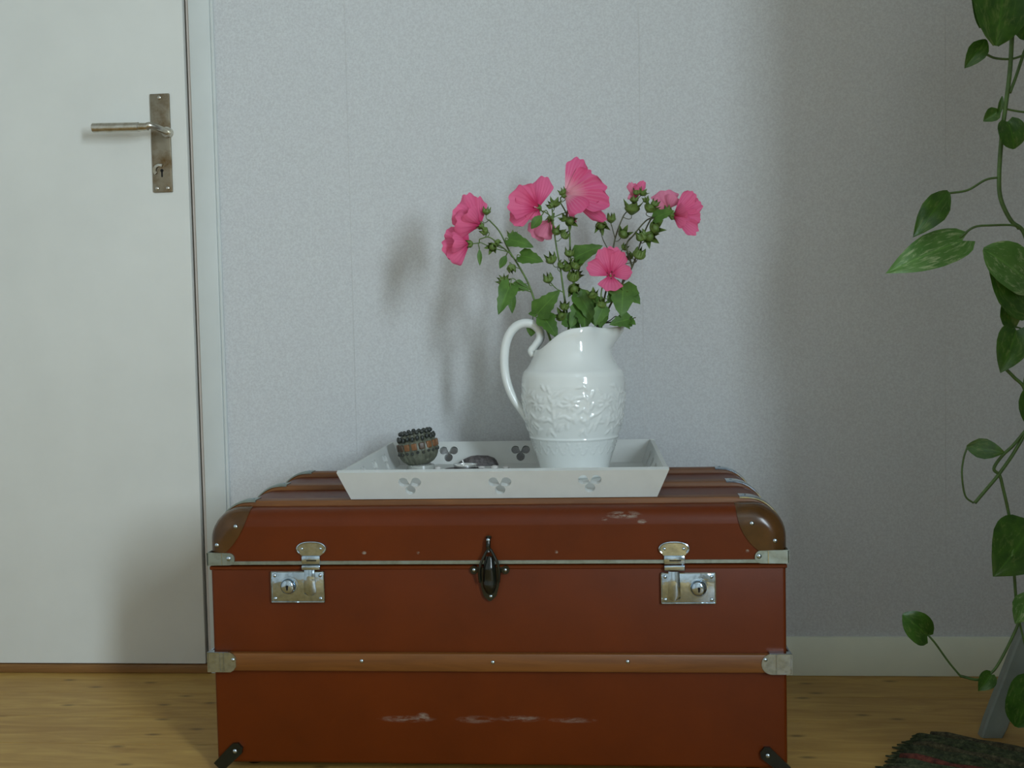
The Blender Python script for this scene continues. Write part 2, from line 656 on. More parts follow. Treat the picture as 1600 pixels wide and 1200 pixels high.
# door with its lock plate and lever
g = G().box((DOOR_L, 0, .0195), (DOOR_R - .0030, .038, DOOR_T), .002, 2)
door = tag(g.solid('door_1', 'door', True, 30), kind='structure')
G().box((DOOR_R - .0030, .022, .004), (DOOR_R + .0025, .04, DOOR_T)).put('gap_shade_strip', door, 'gap', False)  # dark strip painted as the shade between door leaf and jamb

c0, c1 = P(234, 147, Y=-.003), P(271, 300, Y=-.003)
px0, px1, pz0, pz1 = c0.x, c1.x - .0015, c1.z, c0.z
lp = G().box((px0, -.005, pz0), (px1, .001, pz1), .0018, 2).put('lock_plate', door, 'plate')
pcx = (px0 + px1) / 2
# keyhole with its swivelling cover and two screws
kz = P(255, 269, Y=-.004).z
g = G()
n = 16
key = [(.0032 * math.sin(a), .0032 * math.cos(a) + .004) for a in (2 * PI * (i / n) for i in range(-6, 7))] 
key = [(.0018, -.010)] + [(-.0030 * math.sin(PI * i / 10 - PI / 2) , .0035 + .0034 * math.cos(PI * i / 10 - PI / 2)) for i in range(11)][::-1][::-1] + [(-.0018, -.010)]
key = [(.0016, -.010)] + [(.0034 * math.cos(a), .003 + .0034 * math.sin(a)) for a in [(-60 + 30 * i) * PI / 180 for i in range(11)]] + [(-.0016, -.010)]
G().prism(key, lambda a, b, t: V((pcx + a, t, kz + b)), -.0052, -.0045).put('keyhole', lp, 'hole', False)
g = G()
arc = [V((pcx - .004 + .011 * math.cos(a), -.0065, kz + .004 + .010 * math.sin(a))) for a in [(60 + 15 * i) * PI / 180 for i in range(12)]]
g.tube(arc, [(.0016, .0035)] * len(arc), 8, flat=(0, 1, 0))
g.put('keyhole_cover', lp, 'steel')


def dome(r, h, seg=12, rings=4):
    g = G()
    g.lathe([(r * math.cos(PI / 2 * i / rings) + 1e-5, h * math.sin(PI / 2 * i / rings)) for i in range(rings + 1)], seg)
    return g


g = dome(.0042, .0022)
screw_me = mesh('screw', g.v, g.f, 'steel', True, None, 40)
Q_FRONT = V((0, 0, 1)).rotation_difference(V((0, -1, 0)))
for dx, zz in ((-.011, pz0 + .008), (.011, pz0 + .008), (0, pz1 - .008)):
    put('screw', screw_me, lp, loc=(pcx + dx, -.005, zz), rot=Q_FRONT)
# lever: spindle, sloping neck, straight grip towards the left
sp = P(262, 207, Y=-.005)
g = G()
g.tube([(sp.x, 0, sp.z), (sp.x, -.012, sp.z)], .0105, 16)
hz = P(200, 199, Y=-.052)
neck = spline([(sp.x, -.010, sp.z), (sp.x - .003, -.034, sp.z + .002), (sp.x - .016, -.050, sp.z + .006), (P(228, 198, Y=-.052).x, -.052, P(228, 198, Y=-.052).z)], 6)
g.tube(neck, [.0062 + .0010 * i / len(neck) for i in range(len(neck))], 12)
lev = g.put('lever_handle', door, 'steel')
g = G()
a, b = P(231, 198, Y=-.052), P(145, 200, Y=-.052)
g.tube([a, a.lerp(b, .16), a.lerp(b, .165), b.lerp(a, .01), b], [.0074, .0080, .0092, .0096, .0088], 16)
g.put('grip', lev, 'steel')

# casing of the door, its jamb edge and the worn threshold
cs = G()
cs.box((DOOR_R + .009, -.002, 0), (CAS_R - .006, YW + .01, DOOR_T + .06), .002, 2)
trim = tag(cs.solid('trim_1', 'casing'), kind='structure')
G().box((CAS_R - .0062, .001, 0), (CAS_R, YW + .01, DOOR_T + .06), .0015, 1).put('edge_bead', trim, 'casing')
G().box((DOOR_R + .0025, .003, 0), (DOOR_R + .009, .05, DOOR_T + .01), .001, 1).put('jamb_edge', trim, 'jamb')
G().box((DOOR_L - .06, -.002, DOOR_T + .006), (DOOR_R + .009, YW + .01, DOOR_T + .06), .002, 1).put('head_casing', trim, 'casing')
G().box((DOOR_L - .06, -.002, 0), (DOOR_L - .003, YW + .01, DOOR_T + .006), .002, 1).put('far_casing', trim, 'casing')
tag(G().box((DOOR_L, -.004, 0), (DOOR_R + .008, .12, .0178), .003, 2).solid('trim_2', 'sill'), kind='structure')
bb = G().box((CAS_R, 0, 0), (XR, YW + .002, .0775), .0018, 2)
tag(bb.solid('baseboard_back', 'base'), kind='structure')

# ================================================================== TRUNK
YF, TB, HW = -.4876, -.045, .450      # front and back planes, half width
ZB, ZS, ZTOP = .0144, .3337, .4200    # underside, lid seam, lid top
trunk = thing('steamer_trunk', (0, (YF + TB) / 2, 0),
              'large russet-brown travelling trunk with wooden slats and metal locks', 'trunk')
LR, CR = .026, .050                    # rounding front-to-top, and of the lid's corners seen from the front


def lid_path(d, n=10):
    """open outline of the lid in x-z, inset by d"""
    r = max(CR - d, .012)
    x1, zt = HW - d, ZTOP - d
    pts = [V((-x1, 0, ZS + .001))]
    pts += [V((-x1 + r - r * math.cos(a), 0, zt - r + r * math.sin(a))) for a in [PI / 2 * i / n for i in range(n + 1)]]
    pts += [V((-x1 + r + (2 * x1 - 2 * r) * i / 6, 0, zt)) for i in range(1, 6)]
    pts += [V((x1 - r + r * math.sin(a), 0, zt - r + r * math.cos(a))) for a in [PI / 2 * i / n for i in range(n + 1)]]
    pts += [V((x1, 0, ZS + .001))]
    return pts


rows = []
nn = 7
for i in range(nn + 1):
    a = PI / 2 * i / nn
    rows.append([p + V((0, YF + LR - LR * math.sin(PI / 2 - a) if False else YF + LR * (1 - math.sin(a)), 0)) for p in lid_path(LR * (1 - math.cos(a)))] if False else
                [p + V((0, YF + LR * (1 - math.cos(a)), 0)) for p in lid_path(LR * (1 - math.sin(a)))])
rows2 = []
for i in range(nn + 1):
    a = PI / 2 * i / nn
    rows2.append([p + V((0, TB - LR * (1 - math.sin(a)), 0)) for p in lid_path(LR * (1 - math.cos(a)))])
rows += rows2
g = G().grid(rows)
npt = len(rows[0])
g.f.append(tuple(range(npt)))
g.f.append(tuple(reversed(range(len(g.v) - npt, len(g.v)))))
lid = g.put('lid', trunk, 'trunk_front', True, 45)
# body, slightly inset, with a narrow lip under the seam
g = G().box((-HW + .002, YF + .002, ZB), (HW - .002, TB - .002, ZS - .0015), .006, 3)
body = g.put('body', trunk, 'trunk_front', True, 45)
g = G().box((-HW + .0008, YF + .0008, ZS - .0085), (HW - .0008, TB - .001, ZS - .0025), .0012, 1)
g.put('body_lip', body, 'trunk', True, 45)
for sx_ in (-1, 1):
    for yy in (YF + .05, TB - .05):
        G().lathe([(.014, 0), (.016, .003), (.016, ZB + .001)], 16, (sx_ * .40, yy, 0)).put('foot', trunk, 'black')

# metal band round the foot of the lid
g = G()
hb = .0058
rowsb = []
for off in (0, .0016):
    pass
for (xa, ya, xb, yb) in ((-HW - .0012, YF - .0016, HW + .0012, YF + .004),):
    g.box((xa, ya, ZS), (xb, yb, ZS + hb), .0006, 1)
g.box((-HW - .0014, YF + .004, ZS), (-HW + .003, TB, ZS + hb), .0006, 1)
g.box((HW - .003, YF + .004, ZS), (HW + .0014, TB, ZS + hb), .0006, 1)
band = g.put('rim_band', trunk, 'zinc', False)

g = dome(.0042, .0026)
rivet_me = mesh('rivet', g.v, g.f, 'chrome', True, None, 50)
g = dome(.0026, .002)
nail_me = mesh('nail', g.v, g.f, 'chrome', True, None, 50)


def front_rivet(u, v, parent, Y=YF, me=None, s=1.0):
    p = P(u, v, Y=Y)
    return put('rivet' if me is None else 'nail', me or rivet_me, parent, loc=(p.x, Y + .0005, p.z), rot=Q_FRONT, scale=s)


def lid_front_y(x, z):
    """y of the lid's front skin at (x, z)"""
    ax = abs(x)
    cx_, cz_ = HW - CR, ZTOP - CR
    if ax > cx_ and z > cz_:
        ins = CR - math.hypot(ax - cx_, z - cz_)
    else:
        ins = min(HW - ax, ZTOP - z)
    ins = max(0, ins)
    if ins >= LR:
        return YF
    return YF + LR - math.sqrt(max(0, LR * LR - (LR - ins) ** 2))


# brown fibre corner caps on the lid
def corner_cap(sx_, aw, bh, pw):
    e = .0018
    n = 18
    C, Dv = [], []
    cx_, cz_ = HW - CR, ZTOP - CR
    L1, L2, L3 = aw - CR, CR * PI / 2, bh - CR
    tot = L1 + L2 + L3
    for i in range(n + 1):
        q = tot * i / n
        if q < L1:
            x, z, nx, nz = HW - aw + q, ZTOP, 0, 1
        elif q < L1 + L2:
            a = (q - L1) / CR
            x, z, nx, nz = cx_ + CR * math.sin(a), cz_ + CR * math.cos(a), math.sin(a), math.cos(a)
        else:
            x, z, nx, nz = HW, cz_ - (q - L1 - L2), 1, 0
        C.append((x, z, nx, nz))
        th = PI / 2 * i / n
        a_, b_ = aw * math.cos(th) ** (2 / pw), bh * math.sin(th) ** (2 / pw)
        Dv.append((HW - a_, ZTOP - b_))
    rows = []
    for (x, z, nx, nz) in C:       # edge on the side/top, running back
        pass
    def ring(back):
        return [V((sx_ * (x + nx * e), back, z + nz * e)) for x, z, nx, nz in C]
    taper = [math.sin(PI * i / n) ** .5 for i in range(n + 1)]
    r0 = ring(0)
    for fb in (1.0, .5, .0):
        rows.append([V((p.x, YF + LR + .030 * fb * taper[i], p.z)) for i, p in enumerate(r0)])
    ns = 12
    for k in range(1, ns + 1):
        s_ = k / ns
        row = []
        for i, ((x, z, nx, nz), (dx, dz)) in enumerate(zip(C, Dv)):
            X, Z = x + (dx - x) * s_ ** 1.3, z + (dz - z) * s_ ** 1.3
            yy = lid_front_y(X, Z)
            fall = 1 - min(1, (yy - YF) / LR)
            row.append(V((sx_ * (X + nx * e * (1 - fall)), yy - e * (.3 + .7 * fall), Z + nz * e * (1 - fall))))
        rows.append(row)
    # turn the inner edge down onto the lid
    rows.append([V((p.x, p.y + e + .0006, p.z)) for p in rows[-1]])
    return G().grid(rows).put('corner_cap', trunk, 'fibre', True, 60)


capL = corner_cap(-1, .066, .082, 1.55)
capR = corner_cap(1, .076, .082, 2.0)
for u, v, c in ((368, 823, capL), (339, 852, capL), (377, 796, capL), (1175, 818, capR), (1211, 845, capR)):
    p = P(u, v, Y=YF)
    front_rivet(u, v, c, Y=lid_front_y(p.x, p.z) - .002, s=.85)

# brackets at the ends of the band
for sx_, (ui, uo, v0, v1, ur, vr) in ((-1, (367, 322, 864, 882, 357, 873)), (1, (1179, 1230, 860, 880, 1186, 869))):
    a = P(ui, v0, Y=YF).x
    zt = P(ui, (v0 + v0) / 2, Y=YF).z
    xo = sx_ * (HW + .002)
    r = .009
    ptsb = []
    zc = (zt + ZS) / 2
    hh = (zt - ZS) / 2
    ptsb = [(xo, ZS - .0005), (xo, zt + .001)] + [(a + sx_ * hh * .9 - sx_ * hh * .9 * math.sin(t), zc + hh * math.cos(t)) for t in [PI * i / 10 for i in range(11)]]
    g = G().prism(ptsb, lambda a_, b_, t: V((a_, t, b_)), YF - .0028, YF + .001)
    g.box((min(xo, xo - sx_ * .003), YF - .0028, ZS - .0005), (max(xo, xo - sx_ * .003), YF + .045, zt + .001), .0008, 1)
    bo = g.put('band_bracket', trunk, 'zinc', True, 30)
    xs_ = a + sx_ * .020
    G().box((xs_ - .0006, YF - .0036, ZS), (xs_ + .0006, YF - .0025, zt), 0).put('fold', bo, 'chrome', False)
    front_rivet(ur, vr, bo, Y=YF - .0028)

# slats across the top, each with a metal cap over both ends
SLY = (-.4326, -.262, -.0945)
SW, SH = .030, .0089


def top_path(x0_, x1_, n=14):
    """points on the lid's top between two arc-length positions (measured from the centre)"""
    out = []
    flat = HW - CR
    for i in range(n + 1):
        q = x0_ + (x1_ - x0_) * i / n
        s_ = 1 if q > 0 else -1
        a_ = abs(q)
        if a_ <= flat:
            out.append((V((q, 0, ZTOP)), V((0, 0, 1))))
        else:
            th = (a_ - flat) / CR
            out.append((V((s_ * (flat + CR * math.sin(th)), 0, ZTOP - CR + CR * math.cos(th))), V((s_ * math.sin(th), 0, math.cos(th)))))
    return out


def strip(path, yc, w_, h_, taper0=1, taper1=1, sink=.001):
    sec = [(-1, 0), (-1, .55), (-.82, .9), (-.5, 1), (.5, 1), (.82, .9), (1, .55), (1, 0)]
    rows = []
    n = len(path) - 1
    for i, (p, nr) in enumerate(path):
        k = taper0 if i == 0 else taper1 if i == n else 1
        rows.append([p + V((0, yc + a * w_ / 2 * (1 if k == 1 else .8), 0)) + nr * (-sink + b * (h_ + sink) * k) for a, b in sec])
    g = G().grid(rows, close_v=True)
    m_ = len(sec)
    g.f.append(tuple(reversed(range(m_))))
    g.f.append(tuple(range(len(g.v) - m_, len(g.v))))
    return g


flat = HW - CR


def tapered(path, yc, w_, lo_fn, hi_fn):
    sec = [(-1, 0), (-1, .6), (-.86, .92), (-.55, 1), (.55, 1), (.86, .92), (1, .6), (1, 0)]
    rows = []
    n = len(path) - 1
    for i, (p, nr) in enumerate(path):
        a0, a1 = lo_fn(i / n), hi_fn(i / n)
        rows.append([p + V((0, yc + a * w_ / 2, 0)) + nr * (a0 + (a1 - a0) * b) for a, b in sec])
    g = G().grid(rows, close_v=True)
    m_ = len(sec)
    g.f.append(tuple(reversed(range(m_))))
    g.f.append(tuple(range(len(g.v) - m_, len(g.v))))
    return g


for yc in SLY:
    E_ = flat + .052
    sh = lambda q: SH * (1 - .80 * sstep(flat - .012, E_, abs(q)))
    sl = tapered(top_path(-E_, E_, 60), yc, SW, lambda t: -.001, lambda t: sh(-E_ + 2 * E_ * t)).put('slat', trunk, 'slat', True, 40)
    for s_ in (-1, 1):
        q0, q1 = s_ * (flat - .016), s_ * (E_ + .002)
        pth = top_path(q0, q1, 16)
        cp = tapered(pth, yc, SW + .0022, lambda t: sh(q0 + (q1 - q0) * t) - .0022 * (1 - .5 * t), lambda t: sh(q0 + (q1 - q0) * t) + .0012).put('slat_cap', sl, 'zinc' if s_ < 0 else 'chrome', True, 50)
        q = pth[2]
        put('rivet', rivet_me, cp, loc=(q[0].x, yc, ZTOP + SH + .0008), scale=.7)

# slat across the front
zt, zb = .1956, .1664
g = G().box((-HW + .001, YF - .0095, zb), (HW - .001, YF + .003, zt), .0035, 2)
fs = g.put('front_slat', trunk, 'slat', True, 40)
for u, v in ((565, 1033), (770, 1035), (981, 1034)):
    front_rivet(u, v, fs, Y=YF - .0100, me=rivet_me, s=.75)
for sx_, ui, r in ((-1, 368, .010), (1, 1190, .017)):
    a = P(ui, 1032, Y=YF - .012).x
    xo = sx_ * (HW + .0035)
    z0_, z1_ = zb - .001, zt + .0015
    zc, hh = (z0_ + z1_) / 2, (z1_ - z0_) / 2
    if sx_ > 0:
        tongue = [(a + hh - hh * math.sin(t), zc + hh * math.cos(t)) for t in [PI * i / 14 for i in range(15)]]
    else:
        tongue = [(a - .009, zc + hh), (a - .004, zc + hh * .8), (a, zc + hh * .45), (a, zc - hh * .45), (a - .004, zc - hh * .8), (a - .009, zc - hh)]
    poly = [(xo, z0_), (xo, z1_)] + tongue
    g = G().prism(poly, lambda a_, b_, t: V((a_, t, b_)), YF - .0112, YF - .0090)
    # wrap round the corner
    g.box((min(xo, xo - sx_ * .004), YF - .0112, z0_), (max(xo, xo - sx_ * .004), YF + .04, z1_), .0018, 2)
    g.box((min(a + sx_ * .012, xo), YF - .0112, z1_ - .0012), (max(a + sx_ * .012, xo), YF + .002, z1_ + .0003), .0005, 1)
    sc = g.put('slat_cap', fs, 'chrome', True, 30)
    for k in ((.020, .026) if sx_ < 0 else (.022,)):
        G().box((a + sx_ * k - .0008, YF - .0122, z0_ + .001), (a + sx_ * k + .0008, YF - .0108, z1_ - .001), .0004, 1).put('ridge', sc, 'chrome')
    front_rivet(364 if sx_ < 0 else 1196, 1031, sc, Y=YF - .0112, s=.75)


# nickel locks
def latch(plate, knob, hx0, hx1, mush, tongue, hasp_z):
    """all rectangles in photograph pixels on the front of the trunk"""
    u0, v0, u1, v1 = plate
    a, b = P(u0, v1, Y=YF), P(u1, v0, Y=YF)
    pl = G().box((a.x, YF - .0028, a.z), (b.x, YF + .001, b.z), .0012, 2).put('latch', trunk, 'chrome', True, 35)
    # raised border
    g = G()
    w_ = .0016
    for p0, p1 in (((a.x, a.z), (b.x, a.z + w_)), ((a.x, b.z - w_), (b.x, b.z)), ((a.x, a.z), (a.x + w_, b.z)), ((b.x - w_, a.z), (b.x, b.z))):
        g.box((p0[0], YF - .0040, p0[1]), (p1[0], YF - .0020, p1[1]), .0005, 1)
    g.put('border', pl, 'chrome', True, 35)
    for xx in (a.x + .0065, b.x - .0065):
        for zz in (a.z + .0065, b.z - .0065):
            put('rivet', rivet_me, pl, loc=(xx, YF - .0026, zz), rot=Q_FRONT, scale=.72)
    kc = P(*knob, Y=YF)
    g = G()
    prof = [(.0150, 0), (.0150, .0012), (.0125, .0016), (.0122, .0040), (.0112, .0068), (.0090, .0088), (.0055, .0098), (.0008, .0101)]
    gg = G().lathe(prof, 28)
    kme = mesh('lock_knob', gg.v, gg.f, 'chrome', True, None, 40)
    put('lock_knob', kme, pl, loc=(kc.x, YF - .0026, kc.z), rot=Q_FRONT)
    hole = [(.0012, -.0045)] + [(.0021 * math.cos(t), .0012 + .0021 * math.sin(t)) for t in [(-50 + 28 * i) * PI / 180 for i in range(11)]] + [(-.0012, -.0045)]
    G().prism(hole, lambda p, q, t: V((kc.x + p, t, kc.z + q)), YF - .0135, YF - .0105).put('keyhole', pl, 'hole', False)
    # hasp: mushroom plate above, hinge straps, tongue below
    m0, n0, m1, n1 = mush
    A, B = P(m0, n1, Y=YF), P(m1, n0, Y=YF)
    cx_, w2 = (A.x + B.x) / 2, (B.x - A.x) / 2
    hA, hB = P(hx0, n1, Y=YF).x, P(hx1, n1, Y=YF).x
    H_ = B.z - A.z
    out = [(hB, A.z)]
    for i in range(13):
        t = -.62 + (PI / 2 + .62) * i / 12
        out.append((cx_ + w2 * math.cos(t) ** .8 if math.cos(t) > 0 else cx_, A.z + H_ * .52 + H_ * .48 * (math.sin(t) if t > 0 else math.sin(t) * 1.1)))
    left = [(2 * cx_ - x, z) for x, z in reversed(out[1:-1])]
    out = out + left + [(hA, A.z)]
    g = G().prism(out, lambda p, q, t: V((p, t, q)), YF - .0025, YF + .001)
    hp = g.put('hasp_plate', pl, 'chrome', True, 30)
    # rolled edge and dished middle
    edge = [V((cx_ + (x - cx_) * .95, YF - .0028, A.z + (z - A.z) * .975)) for x, z in out[1:-1]]
    G().tube(edge, .0016, 8).put('rolled_edge', hp, 'chrome')
    for s_ in (-1, 1):
        put('rivet', rivet_me, hp, loc=(cx_ + s_ * w2 * .62, YF - .0024, A.z + H_ * .50), rot=Q_FRONT, scale=.55)
    zz = [P(hx0, v_, Y=YF).z for v_ in hasp_z]
    g = G()
    g.box((hA, YF - .0050, zz[1]), (hB, YF, zz[0]), .0014, 2)
    g.box((hA, YF - .0072, zz[2] + .0004), (hB, YF - .001, zz[1] - .0012), .0018, 3)
    G().box((hA + .008, YF - .0054, (zz[0] + zz[1]) / 2 - .0014), (hB - .006, YF - .0049, (zz[0] + zz[1]) / 2 + .0004), 0).put('hinge_slot', hp, 'hole', False)
    g.put('hasp_hinge', hp, 'chrome', True, 35)
    t0, s0, t1, s1 = tongue
    Ta, Tb = P(t0, s1, Y=YF), P(t1, s0, Y=YF)
    c_ = (Ta.x + Tb.x) / 2
    hw_ = (Tb.x - Ta.x) / 2
    rows = []
    for i in range(13):
        q = i / 12
        z = Tb.z + (Ta.z - Tb.z) * q
        ww = hw_ * (.82 + .18 * q) * (1 if q < .88 else math.sqrt(max(.02, 1 - ((q - .88) / .125) ** 2)))
        yb = YF - .0068 - .0022 * math.sin(PI * min(1, q * 1.05)) + .001 * q
        rows.append([V((c_ + ww * k_, yb + .0026 * abs(k_) ** 2.2, z)) for k_ in (-1, -.7, -.35, 0, .35, .7, 1)])
    back = [[V((p.x, YF - .0035, p.z)) for p in (r[0], r[-1])] for r in rows]
    gg = G().grid(rows)
    gg.grid([[r[0], b_[0]] for r, b_ in zip(rows, back)])
    gg.grid([[b_[1], r[-1]] for r, b_ in zip(rows, back)])
    gg.grid([rows[-1], [V((p.x, YF - .0035, p.z)) for p in rows[-1]]])
    gg.put('hasp_tongue', pl, 'chrome', True, 60)
    return pl


latch((425, 892, 507, 941), (452, 915), 472, 501, (464, 846, 510, 868), (476, 889, 494, 930), (868, 881, 890))
latch((1033, 894, 1118, 943), (1091, 918), 1037, 1070, (1029, 846, 1077, 868), (1043, 892, 1063, 938), (868, 881, 891))


# black sprung clasp in the middle
def fp(u, v, d=0):
    p = P(u, v, Y=YF)
    return V((p.x, YF - d, p.z))


g = G()
outl = [(764, 938), (756, 930), (752, 915), (751, 899), (753, 886), (779, 886), (781, 899), (780, 915), (776, 930), (768, 938)]
g.prism([(fp(*q).x, fp(*q).z) for q in outl], lambda a_, b_, t: V((a_, t, b_)), YF - .0040, YF + .001)
cl_ = g.put('clasp', trunk, 'black', True, 35)
for s_, u in ((-1, 741), (1, 790)):
    c = fp(u, 890)
    g = G()
    poly = [(c.x + .0062 * math.cos(t), c.z + .0066 * math.sin(t)) for t in [2 * PI * i / 16 for i in range(16)]]
    g.prism(poly, lambda a_, b_, t: V((a_, t, b_)), YF - .0030, YF + .001)
    g.box((min(c.x, c.x - s_ * .012), YF - .0028, c.z - .004), (max(c.x, c.x - s_ * .012), YF + .001, c.z + .004), .001, 1)
    ear = g.put('clasp_ear', cl_, 'black', True, 35)
    put('rivet', rivet_me, ear, loc=(c.x, YF - .0028, c.z), rot=Q_FRONT, scale=.72)
# loop that pulls over the lid hook
loop = spline([fp(751, 908, .008), fp(750, 893, .011), fp(752, 880, .012), fp(758, 866, .011), fp(763, 857, .009), fp(765, 855, .009),
               fp(768, 858, .009), (fp(773, 866, .011)), fp(779, 879, .012), fp(781, 893, .011), fp(780, 908, .008)], 6)
G().tube(loop, .0023, 10).put('wire_loop', cl_, 'black')
hook = spline([fp(764, 860, .010), fp(764, 850, .010), fp(764, 842, .008), fp(764, 838, .004)], 5)
g = G().tube(hook, [.0040, .0034, .0030] + [.0036] * (len(hook) - 5) + [.0048, .0040], 12)
g.put('lid_hook', cl_, 'black')
put('rivet', rivet_me, cl_, loc=fp(764, 842, .010), rot=Q_FRONT, scale=.8)
g = G()
rows = []
for i in range(15):
    q = i / 14
    z = fp(766, 868 + (928 - 868) * q).z
    wv = interp([(0, .006), (.2, .0095), (.5, .011), (.75, .0115), (1, .006)], q)
    d_ = interp([(0, .006), (.3, .013), (.6, .011), (.8, .013), (1, .004)], q)
    xc = fp(765.5, 900).x
    rows.append([V((xc + wv * math.sin(t), YF - d_ * max(0, math.cos(t)) ** .7, z)) for t in [-PI / 2 + PI * k_ / 10 for k_ in range(11)]])
gg = G().grid(rows)
gg.put('clasp_lever', cl_, 'black', True, 60)
front_rivet(767, 932, cl_, Y=YF - .004, s=.65)

# black iron straps at the bottom corners
for (ua, va, ub, vb, ur, vr) in ((344, 1196, 374, 1166, 367, 1174), (1234, 1205, 1193, 1173, 1200, 1181)):
    a, b = fp(ua, va), fp(ub, vb)
    d = (b - a).normalized()
    nn_ = V((d.z, 0, -d.x))
    hw_ = .0108
    poly = [a - d * .004 + nn_ * hw_, b - d * .004 + nn_ * hw_, b + d * .003 + nn_ * hw_ * .5, b + d * .003 - nn_ * hw_ * .5, b - d * .004 - nn_ * hw_, a - d * .004 - nn_ * hw_]
    poly = [V((max(-HW - .002, min(HW + .002, p.x)), 0, max(p.z, .002))) for p in poly]
    g = G().prism([(p.x, p.z) for p in poly], lambda a_, b_, t: V((a_, t, b_)), YF - .0035, YF + .003)
    st = g.put('corner_strap', trunk, 'black', True, 30)
    front_rivet(ur, vr, st, Y=YF - .0034, s=.9)

# ================================================================== TRAY
TZ0, TZ1 = .4292, .4743
TX0, TX1, TY0, TY1 = -.2467, .2757, -.4618, -.027       # outer edges at the top
BX0, BX1, BY0, BY1 = -.2286, .2577, -.4438, -.045       # outer edges at the bottom
tray = thing('serving_tray', ((TX0 + TX1) / 2, (TY0 + TY1) / 2, TZ0),
             'cream-white wooden tray with trefoil cut-outs standing on the trunk', 'tray')
THK = .009


def trefoil(cx_, cz_, s_=1.0):
    r = .0082 * s_
    cs_ = [(-.0100 * s_, .0052 * s_), (.0100 * s_, .0052 * s_), (0, -.0090 * s_)]
    out = []
    for i in range(48):
        a = 2 * PI * i / 48
        dx, dz = math.cos(a), math.sin(a)
        best = .002
        for ox, oz in cs_:
            bq = dx * ox + dz * oz
            cq = ox * ox + oz * oz - r * r
            disc = bq * bq - cq
            if disc >= 0:
                best = max(best, bq + math.sqrt(disc))
        out.append((cx_ + dx * best, cz_ + dz * best))
    return out


def pierced(name, outer, holes, to_world):
    """panel with real holes: a filled 2-D curve with depth, turned into a mesh"""
    cu = bpy.data.curves.new('outline', 'CURVE')
    cu.dimensions = '2D'
    cu.fill_mode = 'BOTH'
    cu.extrude = THK / 2
    for poly in [outer] + holes:
        sp_ = cu.splines.new('POLY')
        sp_.points.add(len(poly) - 1)
        for pt, (a_, b_) in zip(sp_.points, poly):
            pt.co = (a_, b_, 0, 1)
        sp_.use_cyclic_u = True
    ob = bpy.data.objects.new('outline', cu)
    COL.objects.link(ob)
    dg = bpy.context.evaluated_depsgraph_get()
    me = bpy.data.meshes.new_from_object(ob.evaluated_get(dg))
    vs = [to_world(*v.co) for v in me.vertices]
    fs_ = [tuple(p.vertices) for p in me.polygons]
    bpy.data.objects.remove(ob)
    bpy.data.meshes.remove(me)
    bpy.data.curves.remove(cu)
    return part(name, tray, vs, fs_, 'traywhite', True, None, 30)


hgt = TZ1 - TZ0
fl_y = BY0 - TY0
sl_len = math.hypot(hgt, fl_y)


def long_side(front):
    yb, yt = (BY0, TY0) if front else (BY1, TY1)
    s_ = -1 if front else 1
    up = V((0, (yt - yb), hgt)).normalized()
    nrm = V((0, s_, 0)) * up.z - V((0, 0, 1)) * (up.y * s_) * 1
    nrm = V((0, s_ * up.z, -abs(up.y))).normalized()      # outward
    def tw(a_, b_, c_):
        return V((a_, yb, TZ0)) + up * b_ + nrm * (c_ - THK / 2)
    outer = [(BX0, 0), (BX1, 0), (TX1, sl_len), (TX0, sl_len)]
    hs = []
    if front:
        for u, v in ((640.5, 758), (781, 757.5), (921.5, 754)):
            p = P(u, v, Y=(TY0 + BY0) / 2)
            hs.append(trefoil(p.x, sl_len * (p.z - TZ0) / hgt))
    else:
        for u, v in ((702, 710), (814, 709.5)):
            p = P(u, v, Y=(TY1 + BY1) / 2)
            hs.append(trefoil(p.x, sl_len * .52))
        hs.append(trefoil(hs[1][0][0] + .142, sl_len * .52))
    return pierced('front_panel' if front else 'back_panel', outer, hs, tw)


def short_side(left):
    xb, xt = (BX0, TX0) if left else (BX1, TX1)
    s_ = -1 if left else 1
    up = V((xt - xb, 0, hgt)).normalized()
    nrm = V((s_ * up.z, 0, -abs(up.x))).normalized()
    def tw(a_, b_, c_):
        return V((xb, a_, TZ0)) + up * b_ + nrm * (c_ - THK / 2)
    e = THK * .95
    outer = [(BY0 + e, 0), (BY1 - e, 0), (TY1 - e, sl_len), (TY0 + e, sl_len)]
    hs = [trefoil(yy, sl_len * .50, 1.0) for yy in (-.335, -.245, -.155)]
    return pierced('side_panel', outer, hs, tw)


long_side(True)
long_side(False)
short_side(True)
short_side(False)
G().box((BX0 + .007, BY0 + .007, TZ0 + .0002), (BX1 - .007, BY1 - .007, TZ0 + .006)).put('bottom_board', tray, 'traywhite', False)
TF = TZ0 + .006       # floor of the tray

